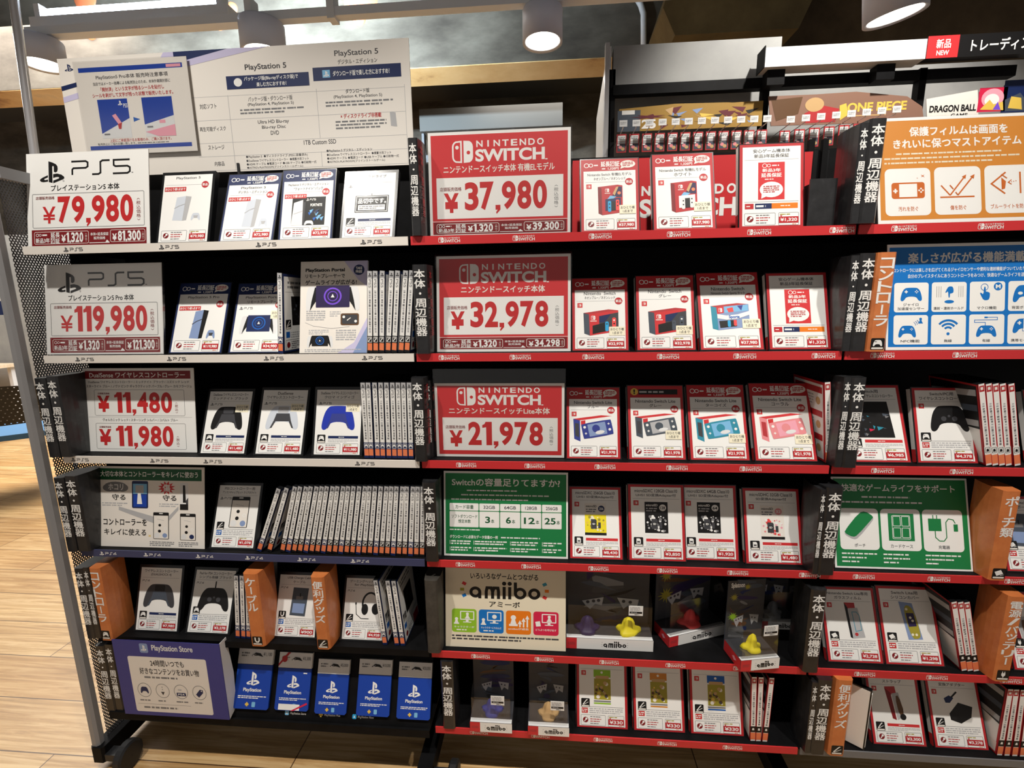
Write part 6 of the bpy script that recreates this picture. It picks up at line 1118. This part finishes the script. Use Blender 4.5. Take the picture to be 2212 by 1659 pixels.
# hanging packs
def pack_proto():
    e = empty('hanging_pack', (0, 0, 0)); w, h = .036, .064
    g = G().box(-w/2, w/2, 0, .004, -h, 0, 'ink_spr'); p = P(31, 62, w, h, g, (0, 0, -h)); p.rect(3, 5, 28, 24, 'g1'); p.gk(5, 8, 26, 18, 2, 'g3'); p.rect(3, 25, 28, 32, 'g2'); p.rect(3, 33, 28, 58, 'slate'); p.circ(12, 44, 6, 'coral', n=8); p.circ(20, 50, 6, 'tan', n=8); p.rect(2, 34, 10, 38, 'w'); g.build('pack', e)
    g = G().tube([(0, .20, .012), (0, -.03, .012), (0, -.034, .02)], .0018, 'chrome', 6); g.build('hook', e)
    g = G().box(-.014, .014, -.036, -.0345, .014, .036, 'ink_g1'); p = P(28, 22, .028, .022, g, (0, -.036, .014)); p.gk(4, 5, 24, 15, 2, 'g2'); g.build('price_tag', e)
    return e
pk = pack_proto(); first = True
for i in range(20):
    u = 1343+27.6*i if i < 12 else 1696+32*(i-12); v = 290-.9*i if i < 12 else 282-3*(i-12); Y_ = Yc-.05
    q = at(u, v, Y=Y_); o = pk if i == 0 else dup(pk); o.location = (q.x, Y_+.0, q.z)
    tag(o, ('hanging red card pack, %s from the rack\'s chrome edge' % ORD[i]) if i < 12 else 'hanging card pack under the long brown header, %s from its left' % ORD[i-12], 'card pack', 'card packs hanging on hooks')
# top black bar behind the middle bay
q0, q1 = at(925, 345, Y=.25), at(1590, 328, Y=.25)
# ================================================================ table and chairs beyond, left
tz = FZ+.70; t1 = at(44, 784, Z=tz); t2 = at(44, 820, Z=tz)
e = empty('table', (t1.x-.9, t1.y, FZ)); tag(e, 'pale wood table beyond the left end of the rack', 'table')
dy = t1.y-t2.y
G().box(-.3, .9, -dy, 0.0, tz-.03-FZ, tz-FZ, 'table_wood').build('tabletop', e)
for dx, ddy in ((-.25, -.05), (.85, -.05), (-.25, -dy+.05), (.85, -dy+.05)): o = G().box(-.02, .02, -.02, .02, 0, tz-.03-FZ, 'steel').build('leg', e); o.location = (dx, ddy, 0)
c = at(20, 936, Z=FZ+.43)
M('chair_shell', (26, 26, 28), .4, fn=perf(.026, .0032, (0, 2)))
M('seat_blue', (70, 112, 150), .8)
e = empty('stacking_chair', (c.x, c.y, FZ), (0, 0, math.radians(40))); tag(e, 'black perforated stacking chair with blue seat at the left edge', 'chair')
g = G(); n = 10
for i in range(n):
    for j in range(6):
        pass
vs = []; fs = []
for j in range(7):
    for i in range(n+1): x = -.23+.46*i/n; vs.append((x, -.22-.05*j/6+.05*(1-(2*i/n-1)**2)*-1, 0.53+.25*j/6-.02*abs(2*i/n-1)**3*(j/6)))
for j in range(6):
    for i in range(n): fs.append((j*(n+1)+i, j*(n+1)+i+1, (j+1)*(n+1)+i+1, (j+1)*(n+1)+i))
g.add(vs, fs, 'chair_shell', True); g.build('backrest', e)
G().box(-.23, .23, -.2, .24, .42, .455, 'seat_blue', .05).build('seat', e)
for sx in (-1, 1):
    G().tube([(sx*.235, -.235, .66), (sx*.24, -.21, .44), (sx*.24, .2, .42), (sx*.24, .26, .36), (sx*.24, .28, .03), (sx*.24, .24, .012), (sx*.24, -.24, .014)], .013, 'grey_metal').build('leg_frame', e)
    G().tube([(sx*.24, -.1, .012), (sx*.24, .1, .012)], .015, 'dark_metal').build('foot_pad', e)
b0, b1 = at(6, 600, Y=2.4), at(26, 680, Y=2.4)
e = G().box(b0.x-.4, b1.x+.02, 2.4, 2.42, b1.z, b0.z, 'ink_navy'); p = P(100, 100, .42, b0.z-b1.z, e, ((b0.x-.4+b1.x+.02)/2, 2.4, b1.z)); p.rect(10, 0, 100, 22, 'red'); p.rect(30, 22, 90, 50, 'olive'); p.rect(60, 40, 96, 62, 'w')
o = e.build('wall_poster'); tag(o, 'colourful poster at the far left edge beyond the rack', 'poster')
